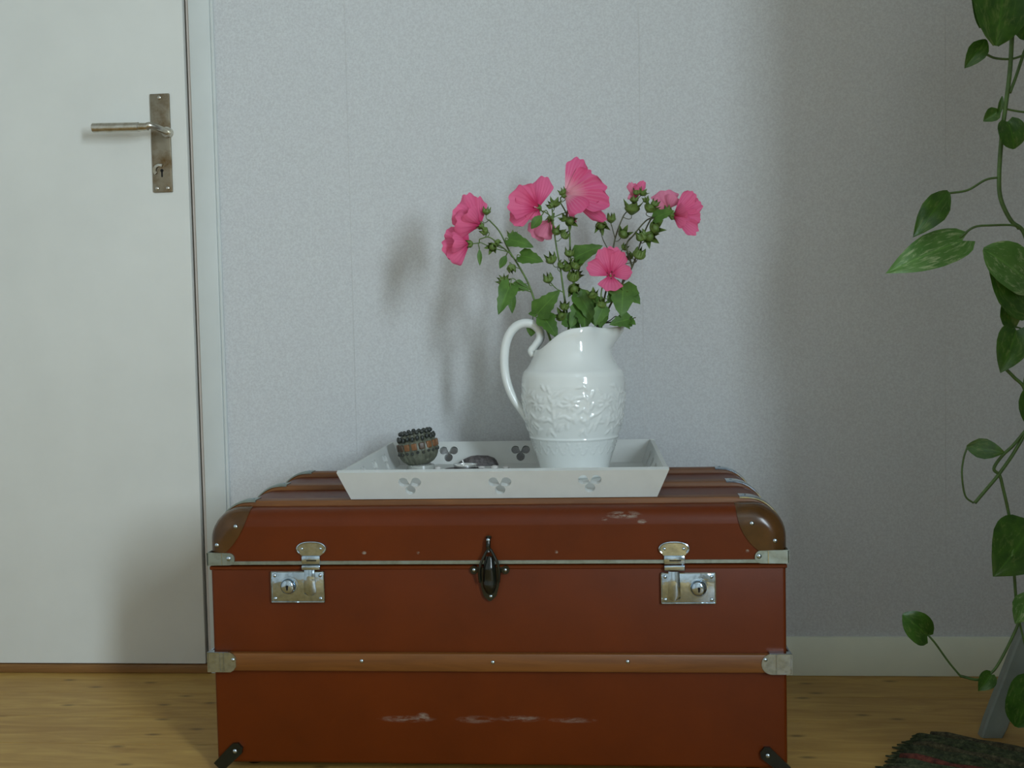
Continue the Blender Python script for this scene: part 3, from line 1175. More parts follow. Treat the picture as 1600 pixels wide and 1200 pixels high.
# ================================================================== JUG
JY = -.225
jc = P(898, 738, Y=JY)
JX, JZ = jc.x, TF
jug = thing('water_jug', (JX, JY, JZ), 'white glazed jug with moulded leaf relief holding the pink flowers', 'jug')
JH = P(905, 513, Y=JY).z - JZ           # height of the rim at the spout
K = JH / .25
prof_tab = [(0, .0560), (.004, .0580), (.02, .0605), (.045, .0680), (.064, .0745), (.066, .0752), (.10, .0845), (.13, .0878), (.155, .0885),
            (.170, .0872), (.178, .0845), (.184, .0785), (.192, .0730), (.202, .0680), (.215, .0640), (.232, .0625), (.25, .0655)]
rnd = random.Random(4)
leafs = []      # (phi, z, angle, length, width) of the relief leaflets
for f in range(9):
    ph = 2 * PI * f / 9 - 1.95
    z0_ = .078
    for j in range(9):
        zc = z0_ + .009 * j
        sgn = 1 if j % 2 else -1
        leafs.append((ph + sgn * (.05 + .03 * rnd.random()), zc + .004 * rnd.random(), sgn * (.35 + .6 * rnd.random()), .0085 + .004 * rnd.random(), .0024))
        leafs.append((ph + sgn * (.12 + .10 * rnd.random()), zc + .006 * rnd.random(), sgn * 2.6 * rnd.random(), .007 + .003 * rnd.random(), .0024))
    leafs.append((ph, .115, 0, .040, .0016))
    # open flower between the sprays
    pf = ph + PI / 9
    for q in range(9):
        an = 2 * PI * q / 9
        leafs.append((pf + .0085 * math.sin(an) / .087, .128 + .0085 * math.cos(an), an, .0065, .0024))
    for q in range(5):
        leafs.append((pf + (rnd.random() - .5) * .26, .080 + .024 * rnd.random(), rnd.random() * 3, .009, .0024))


def relief(a, z, R_):
    if z < .068 or z > .172:
        h = 0
        if .036 < z < .0655:     # tongues hanging under the ring
            ph = (a / (2 * PI) * 26) % 1
            w_ = abs(ph - .5) * 2
            arch = .0645 - .022 * (1 - w_ ** 2)
            h = .0011 * math.exp(-((z - arch) / .0018) ** 2)
        return h
    h = 0
    for ph, zc, an, L_, W_ in leafs:
        d = (a - ph + PI) % (2 * PI) - PI
        x = d * R_
        if abs(x) > L_ or abs(z - zc) > L_:
            if not (abs(x) < W_ * 2 and abs(z - zc) < L_):
                continue
        dz = z - zc
        al = x * math.sin(an) + dz * math.cos(an)
        ac = x * math.cos(an) - dz * math.sin(an)
        q = (al / L_) ** 2 + (ac / W_) ** 2
        if q < 1:
            h = max(h, (1 - q) ** .6 * (.6 + .4 * abs(ac) / W_))
    return h * .0022


def rim_z(a):
    """the rim dips towards the handle (a = pi) and rises at the spout (a = 0)"""
    t = abs((a + PI) % (2 * PI) - PI)
    return .2500 - .036 * sstep(1.45, 2.75, t) + .0015 * math.cos(6 * a) * sstep(2.6, 1.0, t)


SEG = 240
zs_ = [0, .004, .012, .022, .034] + [.036 + .0015 * i for i in range(21)] + [.0675 + .00152 * i for i in range(70)] + \
      [.1745, .178, .181, .184, .188, .192, .197, .202, .208, .215, .223, .232, .241, .25]
zs_ = sorted(set(round(z, 5) for z in zs_))


def jug_pt(z, k, inner=0.0):
    a = 2 * PI * k / SEG
    lim = rim_z(a)
    zz = z if z < .2 else .2 + (z - .2) * (lim - .2) / .05
    R_ = interp(prof_tab, zz)
    t = abs((a + PI) % (2 * PI) - PI)
    up_ = sstep(.205, .25, zz)
    sp_ = math.exp(-(t / .38) ** 2)
    R2 = R_ + up_ * (.024 * sp_) - up_ * .004 * math.exp(-((t - .75) / .3) ** 2)
    if not inner:
        R2 += relief(a, z, R_)
        R2 += .0017 * math.exp(-((z - .0665) / .0013) ** 2)
    else:
        R2 -= inner
    return V((JX + R2 * K * math.cos(a), JY + R2 * K * math.sin(a), JZ + zz * K))


rows = [[jug_pt(z, k) for k in range(SEG)] for z in zs_]
inn = [.25, .241, .232, .223, .215, .208, .202, .192, .184, .17, .13, .09, .05, .02, .008]
# rounded lip
rows.append([jug_pt(.25, k, .0015) + V((0, 0, .0014)) for k in range(SEG)])
rows += [[jug_pt(z, k, .0045) for k in range(SEG)] for z in inn]
g = G().grid(rows, close_v=True)
g.f.append(tuple(reversed(range(SEG))))
g.f.append(tuple(range(len(g.v) - SEG, len(g.v))))
g.put('jug_body', jug, 'ceramic', True, 70)
# handle: one C-shaped loop on the left
hp_ = [P(u, v, Y=JY - .006) for u, v in ((830, 664), (818, 645), (802, 622), (792, 596), (788, 568), (790, 540), (798, 519), (812, 507), (830, 506),
                                  (842, 515), (844, 528), (836, 541), (830, 548), (833, 556))]
hpts = spline(hp_, 8)
nh = len(hpts)
hr = []
for i in range(nh):
    q = i / (nh - 1)
    wd = interp([(0, .0120), (.12, .0100), (.4, .0100), (.6, .0105), (.85, .0085), (1, .0065)], q)
    th = interp([(0, .0070), (.12, .0072), (.4, .0082), (.7, .0082), (.85, .0072), (1, .0058)], q)
    hr.append((wd, th))
G().tube(hpts, hr, 16, flat=(0, 1, 0)).put('handle', jug, 'ceramic')

# ================================================================== MALLOW FLOWERS
def zq(X, Y):
    """coordinates measured in an enlargement of the bouquet -> photograph pixels"""
    return 660 + .2875 * X, 230 + .2875 * Y


def fl_pt(X, Y, depth):
    u, v = zq(X, Y)
    return P(u, v, Y=depth)


def petal_mesh(name, L, W, prof, ruffle, seed, mat, gap=.96):
    """petal in flower space: axis +Z, spreading towards +X. prof: list of (r, z) along its length"""
    r_ = random.Random(seed)
    nr, nc = 12, 11
    rows, uv = [], []
    p1, p2 = r_.random() * 6, r_.random() * 6
    for i in range(nr + 1):
        t = i / nr
        k = t * (len(prof) - 1)
        a_, f_ = int(min(k, len(prof) - 2)), 0
        f_ = k - a_
        r = (prof[a_][0] * (1 - f_) + prof[a_ + 1][0] * f_) * L
        z = (prof[a_][1] * (1 - f_) + prof[a_ + 1][1] * f_) * L
        row = []
        for j in range(nc):
            c = -1 + 2 * j / (nc - 1)
            wt = W * interp([(0, .6), (.2, .78), (.45, .95), (.7, 1.05), (.88, 1.08), (1, .95)], t)
            ang = c * wt * gap
            # ragged, shallowly notched tip
            cut = 1 - (.10 * abs(c) ** 3 + .05 * math.sin(c * 7 + p1) * t + .05 * math.exp(-(c / .18) ** 2)) * (t ** 4)
            ruf = ruffle * L * t * t * (math.sin(c * 5.5 + p1) * .6 + math.sin(c * 9 + p2) * .4)
            rr = r * cut
            row.append(V((rr * math.cos(ang), rr * math.sin(ang), z * cut + ruf + .02 * L * abs(c) * t)))
            uv.append((j / (nc - 1), t))
        rows.append(row)
    g = G().grid(rows, uv=uv)
    return mesh(name, g.v, g.f, mat, True, g.uv)


TRUMPET = [(.02, 0), (.10, .16), (.20, .34), (.32, .52), (.47, .68), (.66, .80), (.86, .86)]
FUNNEL = [(.02, 0), (.09, .18), (.17, .37), (.27, .56), (.38, .74), (.50, .90), (.62, 1.02)]
OPEN = [(.02, 0), (.10, .10), (.24, .22), (.42, .33), (.62, .40), (.82, .43), (1.0, .40)]
CUP = [(.02, 0), (.12, .14), (.23, .32), (.32, .52), (.38, .72), (.42, .90), (.46, 1.06)]


def bud_geo(open_=.2, seed=0):
    g = G()
    r_ = random.Random(seed)
    rows = []
    S_ = 20
    for i in range(8):
        t = i / 7
        row = []
        for k in range(S_):
            a = 2 * PI * k / S_
            star = .5 + .5 * math.cos(5 * a)
            if t < .7:
                r = math.sin(PI * (.06 + t * .62)) * (.92 + .10 * star * t)
                z = -.15 + t * 1.25
            else:
                q = (t - .7) / .3
                r = .82 + (open_ - .1) * q * (.4 + star) - .55 * q * (1 - star) * (1 - open_) - .30 * q * q * (1 - open_)
                z = .72 + q * (.10 + 1.0 * star ** 1.5) * (1 - open_ * .4)
            row.append(V((r * math.cos(a), r * math.sin(a), z)))
        rows.append(row)
    g.grid(rows, close_v=True)
    g.f.append(tuple(reversed(range(S_))))
    # inner core
    g.lathe([(.55, .2), (.75, .5), (.62, .8), (.35, 1.05), (.02, 1.15)], 12)
    return g


BUDS = []
for k, op in enumerate((.12, .3, .55)):
    g = bud_geo(op, k)
    BUDS.append(mesh('bud', g.v, g.f, 'bud', True))


def quat_to(d, roll=0):
    q = V((0, 0, 1)).rotation_difference(V(d).normalized())
    return q @ Quaternion((0, 0, 1), roll)


def leaf_geo(base, tip, width, face=(0, -1, .25), fold=.18, droop=.06, kind='heart', seed=0, nr=10, nc=7):
    base, tip = V(base), V(tip)
    r_ = random.Random(seed)
    L = (tip - base).length
    d = (tip - base) / L
    f = V(face)
    s_ = d.cross(f).normalized()
    n_ = s_.cross(d).normalized()
    if kind == 'heart':
        tab = [(0, .30), (.05, .66), (.12, .86), (.25, 1), (.42, .97), (.6, .78), (.78, .48), (.92, .18), (1, .0)]
    elif kind == 'narrow':
        tab = [(0, .12), (.1, .5), (.3, .95), (.5, 1), (.7, .75), (.88, .36), (1, 0)]
    elif kind == 'round':
        tab = [(0, .35), (.06, .68), (.18, .93), (.35, 1), (.55, .98), (.75, .80), (.9, .50), (1, .08)]
    else:   # mallow: shallow side lobes and toothed edge
        tab = [(0, .35), (.06, .75), (.16, 1), (.30, .98), (.42, .72), (.52, .70), (.65, .58), (.82, .34), (.94, .12), (1, 0)]
    rows, uv = [], []
    ph = r_.random() * 6
    for i in range(nr + 1):
        t = i / nr
        wv = interp(tab, t) * width / 2
        row = []
        for j in range(nc):
            c = -1 + 2 * j / (nc - 1)
            back = .12 * (1 - t) ** 4 * abs(c) ** 1.2 * L if kind != 'narrow' else 0
            tooth = 1.0
            if kind == 'mallow' and abs(c) > .9:
                tooth = 1 + .10 * math.sin(i * 2.6 + ph)
            und = .018 * L * math.sin(t * 7 + ph + c * 2) * abs(c)
            row.append(base + d * (t * L - back) + s_ * (c * wv * tooth) + n_ * (fold * abs(c) * wv + droop * L * math.sin(PI * t) + und))
            uv.append((j / (nc - 1), t))
        rows.append(row)
    return G().grid(rows, uv=uv)


class Sprig:
    def __init__(s, label, stems, mat='stem'):
        """stems: list of (list of points, r0, r1)"""
        s.lines = [spline(p, 8) for p, _, _ in stems]
        base = s.lines[0][0]
        s.o = thing('mallow_sprig', base, label, 'flower sprig', 'pink mallow sprigs in the jug')
        s.g = G()
        for ln, (_, r0, r1) in zip(s.lines, stems):
            s.g.tube(ln, [r0 + (r1 - r0) * i / (len(ln) - 1) for i in range(len(ln))], 8)
        s.mat = mat
        s.seed = 0

    def pedicel(s, p, d, r=.0007, reach=.0):
        """thin stalk from the nearest point of the sprig to p, arriving along d"""
        p = V(p)
        best, bd = None, 1e9
        for ln in s.lines:
            for q in ln:
                dd = (q - p).length + max(0, q.z - p.z + .006) * 1.5
                if dd < bd:
                    best, bd = q, dd
        mid = p - V(d).normalized() * min(.012, bd * .45)
        s.g.tube(spline([best, best.lerp(mid, .55) + V((0, 0, -.002)), mid, p], 4), r, 6)

    def bud(s, X, Y, dep, d=(0, -.2, 1), size=.0062, kind=0):
        p = fl_pt(X, Y, dep)
        s.seed += 1
        d = V(d).normalized()
        q = p - d * size * .9
        s.pedicel(q, d)
        return put('bud', BUDS[kind], s.o, loc=q, rot=quat_to(d, s.seed * 1.3), scale=size * 1.18)

    def leaf(s, X0, Y0, X1, Y1, w_, dep, dep1=None, fold=.15, droop=.06, face=(.15, -1, .35), kind='mallow', stalk=True):
        a = fl_pt(X0, Y0, dep)
        b = fl_pt(X1, Y1, dep if dep1 is None else dep1)
        s.seed += 1
        g = leaf_geo(a, b, w_ * .2875 * .00118, face, fold, droop, kind, s.seed * 7 + int(X0))
        if stalk:
            s.pedicel(a, b - a, .0009)
        return g.put('leaf', s.o, 'leaf', True, None, True)

    def flower(s, X, Y, dep, d, L, prof, petals, roll=0, ruffle=.05, mat='petal', cal=.0078, W=.66, seed=0):
        """base of the flower at (X, Y); d: where it opens to; petals: list of (azimuth, length factor, width factor)"""
        p = fl_pt(X, Y, dep)
        d = V(d).normalized()
        q = quat_to(d, roll)
        s.pedicel(p - d * .003, d, .0011)
        co = put('flower', BUDS_CAL, s.o, loc=p - d * .003, rot=q, scale=cal)
        ce = V((0, 0, 1))
        for i, pet in enumerate(petals):
            az, lf, wf = pet[:3]
            mt_ = pet[3] if len(pet) > 3 else mat
            me = petal_mesh('petal', L * lf / cal, W * wf, prof, ruffle, seed * 11 + i, mt_)
            ob = bpy.data.objects.new('petal', me)
            COL.objects.link(ob)
            ob.parent = co
            ob.rotation_mode = 'QUATERNION'
            ob.rotation_quaternion = Quaternion((0, 0, 1), az)
            ob.location = (0, 0, .35)
            ORG[ob.name] = ORG[s.o.name]
        st_ = bpy.data.objects.new('stamen', STAMEN)
        COL.objects.link(st_)
        st_.parent = co
        st_.scale = (1, 1, L / cal * .42)
        st_.location = (0, 0, .3)
        ORG[st_.name] = ORG[s.o.name]
        return co

    def bloom(s, X, Y, dep, d, petals, cal=.0078, mat='petal', seed=0):
        """flower whose petals are placed singly: (tip X, tip Y, tip depth offset, width, bow, cup[, material])"""
        p = fl_pt(X, Y, dep)
        d = V(d).normalized()
        s.pedicel(p - d * .003, d, .0011)
        co = put('flower', BUDS_CAL, s.o, loc=p - d * .003, rot=quat_to(d, seed), scale=cal)
        inv = (Matrix.Translation(co.location) @ co.rotation_quaternion.to_matrix().to_4x4() @ Matrix.Scale(cal, 4)).inverted()
        for i, pt in enumerate(petals):
            tx, ty, td, wz, bow, cup = pt[:6]
            mt_ = pt[6] if len(pt) > 6 else mat
            b0 = p + d * .004
            tip = fl_pt(tx, ty, dep + td)
            L = (tip - b0).length
            dr = (tip - b0) / L
            f_ = V((.1, -1, .2))
            sd = dr.cross(f_).normalized()
            nr = sd.cross(dr).normalized()
            W_ = wz * .000339 / 2
            r_ = random.Random(seed * 13 + i)
            p1, p2 = r_.random() * 6, r_.random() * 6
            rows, uv = [], []
            n, mcol = 14, 13
            for a in range(n + 1):
                t = a / n
                row = []
                for j in range(mcol):
                    c = -1 + 2 * j / (mcol - 1)
                    w_ = W_ * interp([(0, .10), (.15, .26), (.35, .55), (.55, .82), (.75, 1.0), (.9, .98), (1, .84)], t)
                    al = t * L * (1 - t ** 3 * (.20 * abs(c) ** 2.4 + .035 * math.exp(-(c / .2) ** 2) + .025 * math.sin(c * 8 + p1)))
                    ruf = .045 * L * t ** 2 * (.6 * math.sin(c * 5 + p1) + .4 * math.sin(c * 10 + p2))
                    off = bow * L * math.sin(PI * min(1, t * .9)) + cup * W_ * c * c * (.4 + .6 * t) + ruf
                    row.append(b0 + dr * al + sd * (c * w_) + nr * off)
                    uv.append((j / (mcol - 1), t))
                rows.append(row)
            g = G().grid(rows, uv=uv)
            ob = part('petal', s.o, g.v, g.f, mt_, True, g.uv)
            ob.parent = co
            ob.matrix_parent_inverse = inv
        st_ = bpy.data.objects.new('stamen', STAMEN)
        COL.objects.link(st_)
        st_.parent = co
        st_.scale = (.8, .8, .016 / cal)
        st_.location = (0, 0, .3)
        ORG[st_.name] = ORG[s.o.name]
        return co

    def done(s):
        s.g.put('stem', s.o, s.mat, True, None)


g = bud_geo(.35, 9)
BUDS_CAL = mesh('calyx', g.v, g.f, 'bud', True)
g = G().lathe([(.16, 0), (.14, .5), (.20, .75), (.24, .88), (.12, 1.0)], 8)
STAMEN = mesh('stamen', g.v, g.f, 'stamen', True)
FIVE = [(2 * PI * i / 5, 1, 1) for i in range(5)]


def five(rot=0, var=()):
    out = []
    for i in range(5):
        lf, wf = var[i] if i < len(var) else (1, 1)
        out.append((rot + 2 * PI * i / 5, lf, wf))
    return out


def inj(u, v, dz=0):
    """foot of a stem inside the jug"""
    return V((JX + u, JY + v, JZ + .03 + dz))


# --- left sprig, leaning out over the handle
dA = -.245
sA = Sprig('mallow sprig leaning left over the jug handle with two pink flowers', [
    ([inj(.02, .0), fl_pt(700, 1060, -.235), fl_pt(655, 960, -.24), fl_pt(622, 870, dA), fl_pt(575, 740, dA), fl_pt(520, 640, dA), fl_pt(470, 560, dA), fl_pt(420, 460, dA), fl_pt(362, 395, dA)], .0022, .0012),
    ([fl_pt(485, 585, dA), fl_pt(430, 540, dA - .004), fl_pt(365, 490, dA - .006), fl_pt(310, 500, dA - .006)], .0013, .0010)])
sA.bloom(322, 432, dA, (-.6, -.5, .5), [
    (300, 268, .020, 95, .05, -.5), (235, 252, .016, 130, .02, -.6), (172, 330, -.004, 140, -.04, -.5),
    (178, 400, -.022, 165, .12, -.75), (245, 345, -.03, 110, .10, -.6)], seed=1)
sA.bloom(264, 525, dA - .01, (-.85, -.45, -.1), [
    (128, 450, .012, 110, .02, -.5), (180, 440, .018, 95, .03, -.5), (104, 540, -.006, 130, -.02, -.6), (140, 606, -.010, 120, .10, -.7), (165, 505, -.03, 110, .12, -.7)], seed=2)
for a in ((348, 345, dA, (.1, -.2, 1), .0072, 1), (335, 455, dA - .01, (-.7, -.3, .3), .0075, 0), (378, 545, dA - .012, (-.2, -.6, -.3), .0080, 2), (410, 520, dA - .004, (.6, -.4, -.4), .0062, 1),
          (485, 475, dA, (.1, -.3, 1), .0072, 2), (485, 660, dA - .01, (.2, -.5, -.6), .0080, 0), (425, 725, dA - .004, (-.6, -.3, .3), .0072, 1), (455, 715, dA, (.5, -.4, .6), .0060, 2), (300, 372, dA + .01, (-.5, -.2, .6), .0060, 0)):
    sA.bud(*a)
sA.leaf(470, 500, 605, 545, 90, dA - .01, dA - .02)
sA.leaf(535, 590, 660, 625, 95, dA - .006, dA - .02)
sA.leaf(310, 555, 312, 645, 26, dA - .01, kind='narrow')
sA.leaf(455, 590, 420, 660, 40, dA + .01, kind='narrow')
sA.leaf(478, 745, 412, 912, 105, dA - .008, dA - .03, fold=.3)
sA.leaf(482, 775, 488, 905, 46, dA - .012, kind='narrow')
sA.leaf(505, 750, 585, 775, 70, dA)
sA.leaf(625, 905, 750, 775, 120, dA - .004, dA - .016, fold=.1)
sA.leaf(655, 920, 735, 1040, 105, dA, dA - .02, fold=.2)
sA.leaf(600, 940, 590, 1030, 62, dA + .02, kind='narrow')
sA.leaf(620, 905, 575, 905, 40, dA)
sA.done()

# --- middle sprig with the broad flower on the left
dB = -.225
sB = Sprig('mallow sprig in the middle with a wide-open flower facing left', [
    ([inj(.0, .02), fl_pt(795, 1000, -.225), fl_pt(785, 900, dB), fl_pt(768, 790, dB), fl_pt(750, 660, dB), fl_pt(728, 540, dB), fl_pt(712, 420, dB), fl_pt(705, 335, dB)], .0022, .0012),
    ([fl_pt(712, 400, dB), fl_pt(690, 370, dB - .005), fl_pt(655, 345, dB - .008)], .0011, .0010),
    ([fl_pt(768, 790, dB), fl_pt(730, 770, dB - .004), fl_pt(695, 735, dB - .006)], .0010, .0009)])
sB.bloom(632, 335, dB - .005, (-.45, -.85, .15), [
    (462, 300, -.022, 185, .06, .45), (520, 222, -.014, 130, .02, .3), (668, 158, .012, 112, .05, -.4), (478, 408, -.012, 110, .06, .3), (590, 402, -.012, 105, .08, .3)], seed=3)
sB.bloom(700, 385, dB + .014, (-.5, .2, -.75), [
    (588, 478, -.006, 125, .06, -.5, 'petal_pale'), (640, 488, -.014, 110, .10, -.6, 'petal_pale'), (690, 478, .0, 90, .04, -.4, 'petal_pale')], seed=4, mat='petal_pale')
for a in ((722, 300, dB - .006, (.2, -.4, 1), .0085, 2), (695, 315, dB - .01, (-.5, -.4, .4), .0065, 1), (728, 455, dB - .006, (.3, -.6, .6), .0078, 2), (775, 475, dB, (.5, -.5, .4), .0082, 0), (698, 605, dB - .01, (-.3, -.5, .8), .0100, 1),
          (682, 712, dB - .012, (-.2, -.5, .9), .0090, 0), (752, 915, dB - .02, (-.4, -.6, .5), .0095, 2), (772, 862, dB - .016, (.1, -.6, .8), .0085, 1), (755, 640, dB - .004, (.6, -.4, .5), .0070, 1)):
    sB.bud(*a)
sB.leaf(648, 372, 590, 445, 52, dB - .03, kind='narrow')
sB.leaf(775, 930, 860, 985, 90, dB - .02)
sB.done()

# --- tall sprig with the topmost flower
dC = -.215
sC = Sprig('tallest mallow sprig carrying the topmost pink trumpet flower', [
    ([inj(.0, -.01), fl_pt(835, 1000, -.225), fl_pt(838, 880, dC), fl_pt(825, 740, dC), fl_pt(805, 600, dC), fl_pt(800, 470, dC), fl_pt(785, 370, dC), fl_pt(750, 300, dC)], .0022, .0012),
    ([fl_pt(716, 380, dB), fl_pt(750, 365, dC), fl_pt(790, 352, dC)], .0009, .0009)])
sC.bloom(768, 262, dC, (.62, -.60, .35), [
    (862, 60, .012, 118, .02, .3), (925, 135, .004, 125, .0, .35), (1005, 235, -.014, 150, .03, .35), (1020, 318, -.026, 130, .06, .3), (880, 348, -.034, 130, .12, -.3), (1003, 400, -.004, 70, .02, -.4)], seed=5, cal=.0085, mat='petal_light')
sC.flower(800, 345, dC + .006, (.1, -.3, -.8), .022, CUP, [(0, 1, 1, 'petal_pale'), (2, 1, 1, 'petal_pale'), (4, 1, 1, 'petal_pale')], cal=.006, seed=6)
for a in ((760, 242, dC - .004, (-.5, -.2, .8), .0070, 1), (768, 385, dC - .01, (-.5, -.4, .6), .0068, 2), (805, 405, dC - .012, (.3, -.5, -.3), .0088, 2), (798, 572, dC - .008, (.1, -.4, .9), .0085, 1), (785, 650, dC - .012, (-.4, -.5, .6), .0090, 2),
          (835, 640, dC - .014, (.4, -.5, .5), .0088, 1), (820, 700, dC - .02, (.1, -.7, .5), .0105, 0), (825, 775, dC - .016, (.2, -.6, -.3), .0105, 2), (850, 690, dC - .006, (.7, -.4, .3), .0072, 1)):
    sC.bud(*a)
sC.leaf(828, 600, 980, 535, 110, dC - .004, dC - .012, fold=.12)
sC.leaf(850, 800, 945, 975, 110, dC - .02, dC - .04, fold=.25)
sC.leaf(860, 860, 800, 985, 90, dC - .024, dC - .04, fold=.2)
sC.leaf(900, 800, 820, 870, 80, dC - .018, dC - .026, fold=.2)
sC.leaf(880, 900, 880, 1000, 95, dC - .03, dC - .05, fold=.15)
sC.done()

# --- right sprig with green buds and a half-open flower
dD = -.200
sD = Sprig('thin mallow sprig on the right with round buds and a half-open flower', [
    ([inj(-.01, .01), fl_pt(945, 1000, -.215), fl_pt(980, 860, dD), fl_pt(1010, 720, dD), fl_pt(1035, 560, dD), fl_pt(1055, 470, dD), fl_pt(1090, 380, dD), fl_pt(1115, 345, dD)], .0020, .0010),
    ([fl_pt(1048, 500, dD), fl_pt(1035, 450, dD), fl_pt(1022, 405, dD)], .0009, .0008),
    ([fl_pt(1030, 590, dD), fl_pt(985, 510, dD), fl_pt(970, 460, dD)], .0009, .0008)], 'stem_dark')
sD.bloom(1150, 292, dD, (.1, -.25, 1), [
    (1128, 190, -.006, 46, .12, -.6, 'petal_pale'), (1150, 195, .008, 60, .04, -.4), (1205, 182, .004, 50, .06, -.5), (1178, 215, -.014, 62, .14, -.7), (1120, 260, -.004, 40, .1, -.5, 'petal_pale')], seed=7, cal=.0090)
for a in ((1140, 325, dD - .01, (.1, -.3, 1), .0130, 2), (1200, 245, dD - .008, (.5, -.3, .6), .0070, 2), (1165, 240, dD - .012, (-.1, -.6, .7), .0066, 1), (1025, 385, dD, (0, -.2, 1), .0085, 0), (972, 430, dD - .006, (.1, -.4, -.5), .0100, 2), (1095, 468, dD - .01, (.3, -.5, .4), .0098, 2),
          (1100, 542, dD - .004, (.3, -.4, .3), .0062, 1), (1125, 592, dD - .008, (-.4, -.4, .3), .0070, 1)):
    sD.bud(*a)
sD.leaf(930, 880, 925, 780, 80, dD - .03, dD - .04)
sD.leaf(975, 860, 905, 800, 70, dD - .03, dD - .05)
sD.leaf(980, 880, 965, 985, 70, dD - .03, dD - .05, kind='narrow')
sD.done()

# --- rightmost sprig
dE = -.225
sE = Sprig('rightmost mallow sprig ending in a trumpet flower turned to the right', [
    ([inj(-.02, -.01), fl_pt(965, 1000, -.225), fl_pt(1010, 880, dE), fl_pt(1085, 745, dE), fl_pt(1140, 650, dE), fl_pt(1172, 560, dE), fl_pt(1200, 480, dE), fl_pt(1240, 395, dE), fl_pt(1290, 350, dE), fl_pt(1345, 360, dE)], .0020, .0011),
    ([fl_pt(1140, 650, dE), fl_pt(1110, 535, dE + .01), fl_pt(1150, 475, dE + .01), fl_pt(1215, 400, dE + .008), fl_pt(1262, 380, dE)], .0017, .0011)], 'stem_dark')
sE.bloom(1352, 374, dE, (.9, -.4, -.05), [
    (1478, 242, .010, 84, -.05, .2), (1518, 300, .018, 92, -.02, .3), (1515, 385, .014, 90, .0, .3), (1494, 468, .002, 92, .05, .3), (1432, 330, -.028, 84, .08, -.5), (1440, 410, -.026, 84, .08, -.5)], seed=8, cal=.0080)
sE.bloom(1335, 345, dE + .02, (-.1, .5, .85), [
    (1318, 232, .004, 150, .04, -.4, 'petal_pale'), (1368, 262, -.004, 95, .06, -.4, 'petal_pale'), (1252, 288, .0, 90, .04, -.3, 'petal_pale')], seed=9, mat='petal_pale')
for a in ((1240, 325, dE - .01, (.4, -.4, .6), .0105, 2), (1265, 305, dE - .006, (.3, -.3, .7), .0070, 1), (1268, 435, dE - .012, (.5, -.5, .3), .0110, 2), (1190, 480, dE - .012, (-.3, -.5, .5), .0105, 0), (1236, 492, dE - .01, (.3, -.5, -.4), .0110, 2), (1180, 578, dE - .014, (.2, -.5, .5), .0110, 0), (1215, 285, dE, (-.3, -.2, .9), .0058, 1)):
    sE.bud(*a)
sE.leaf(1262, 385, 1372, 345, 75, dE - .015, dE - .03)
sE.leaf(1090, 745, 1080, 925, 160, dE - .02, dE - .045, fold=.06, face=(.1, -1, .1))
sE.leaf(1100, 770, 1185, 855, 100, dE - .016, dE - .03, fold=.1)
sE.leaf(1060, 770, 1005, 850, 80, dE - .016, dE - .03, fold=.1)
sE.leaf(1125, 935, 1015, 965, 90, dE - .035, dE - .05, fold=.1)
sE.leaf(1110, 940, 1160, 965, 60, dE - .03, dE - .045)
sE.leaf(1075, 940, 1130, 990, 40, dE - .03, dE - .045)
sE.done()

# --- short sprig in front with the low flower
dG = -.265
sG = Sprig('short mallow sprig in front with a low flower facing the viewer', [
    ([inj(-.015, -.02), fl_pt(955, 1000, -.245), fl_pt(968, 880, dG), fl_pt(975, 770, dG + .006), fl_pt(1005, 715, dG + .012)], .0018, .0011)])
sG.bloom(1022, 702, dG + .020, (.0, -.95, .25), [
    (978, 546, -.004, 105, -.04, .25), (1040, 540, .004, 120, -.04, .25), (1088, 565, -.002, 90, -.04, .25), (895, 636, -.012, 96, -.03, .3), (1018, 784, -.018, 130, .04, .3), (1140, 674, -.012, 84, .0, .3)], seed=10)
for a in ((925, 800, dG, (-.2, -.5, .8), .0085, 2), (975, 850, dG - .01, (.2, -.5, .7), .0080, 1), (1100, 775, dG + .02, (.3, -.5, .6), .0075, 2)):
    sG.bud(*a)
sG.leaf(985, 870, 935, 975, 80, dG - .01, dG - .02)
sG.done()

# ================================================================== SMALL THINGS ON THE TRAY
# dark ribbed pot on a clear foot
cp = P(658, 734, Z=TF)
pot = thing('ribbed_pot', (cp.x, cp.y, TF), 'small round dark ribbed pot with beaded rim and rusty band', 'pot')
mpp = (cp - CAM).length / F_PX
ft = .011
G().lathe([(.024, 0), (.026, .002), (.025, ft - .001), (.020, ft + .001)], 28, (cp.x, cp.y, TF)).put('glass_foot', pot, 'frost')
tilt = Quaternion((0, 1, 0), math.radians(-9))
pc = V((cp.x, cp.y, TF + ft))


def tl(p):
    return pc + tilt @ V(p)


R0 = 31 * mpp
g = G()
tab = [(0, .45), (.04, .62), (.15, .82), (.3, .95), (.45, 1.0), (.6, .99), (.72, .93), (.84, .80), (.93, .74), (1, .72)]
H0 = 50 * mpp
rows = []
for i in range(25):
    t = i / 24
    r = interp(tab, t) * R0
    rows.append([tl(((r + .0011 * math.cos(22 * a) * (1 if t < .5 else .5)) * math.cos(a), (r + .0011 * math.cos(22 * a)) * math.sin(a), t * H0)) for a in [2 * PI * k / 88 for k in range(88)]])
for t in (.97, .8, .5):
    r = interp(tab, t) * R0 - .004
    rows.append([tl((r * math.cos(a), r * math.sin(a), t * H0)) for a in [2 * PI * k / 88 for k in range(88)]])
g.grid(rows, close_v=True)
g.f.append(tuple(reversed(range(88))))
g.f.append(tuple(range(len(g.v) - 88, len(g.v))))
g.put('bowl', pot, 'pot_body', True, 80)
bm = bmesh.new()
bmesh.ops.create_icosphere(bm, subdivisions=2, radius=1)
g = G().bm(bm)
bead_me = mesh('bead', g.v, g.f, 'pot_dark', True)
block_g = G().box((-1, -1, -1), (1, 1, 1), .35, 2)
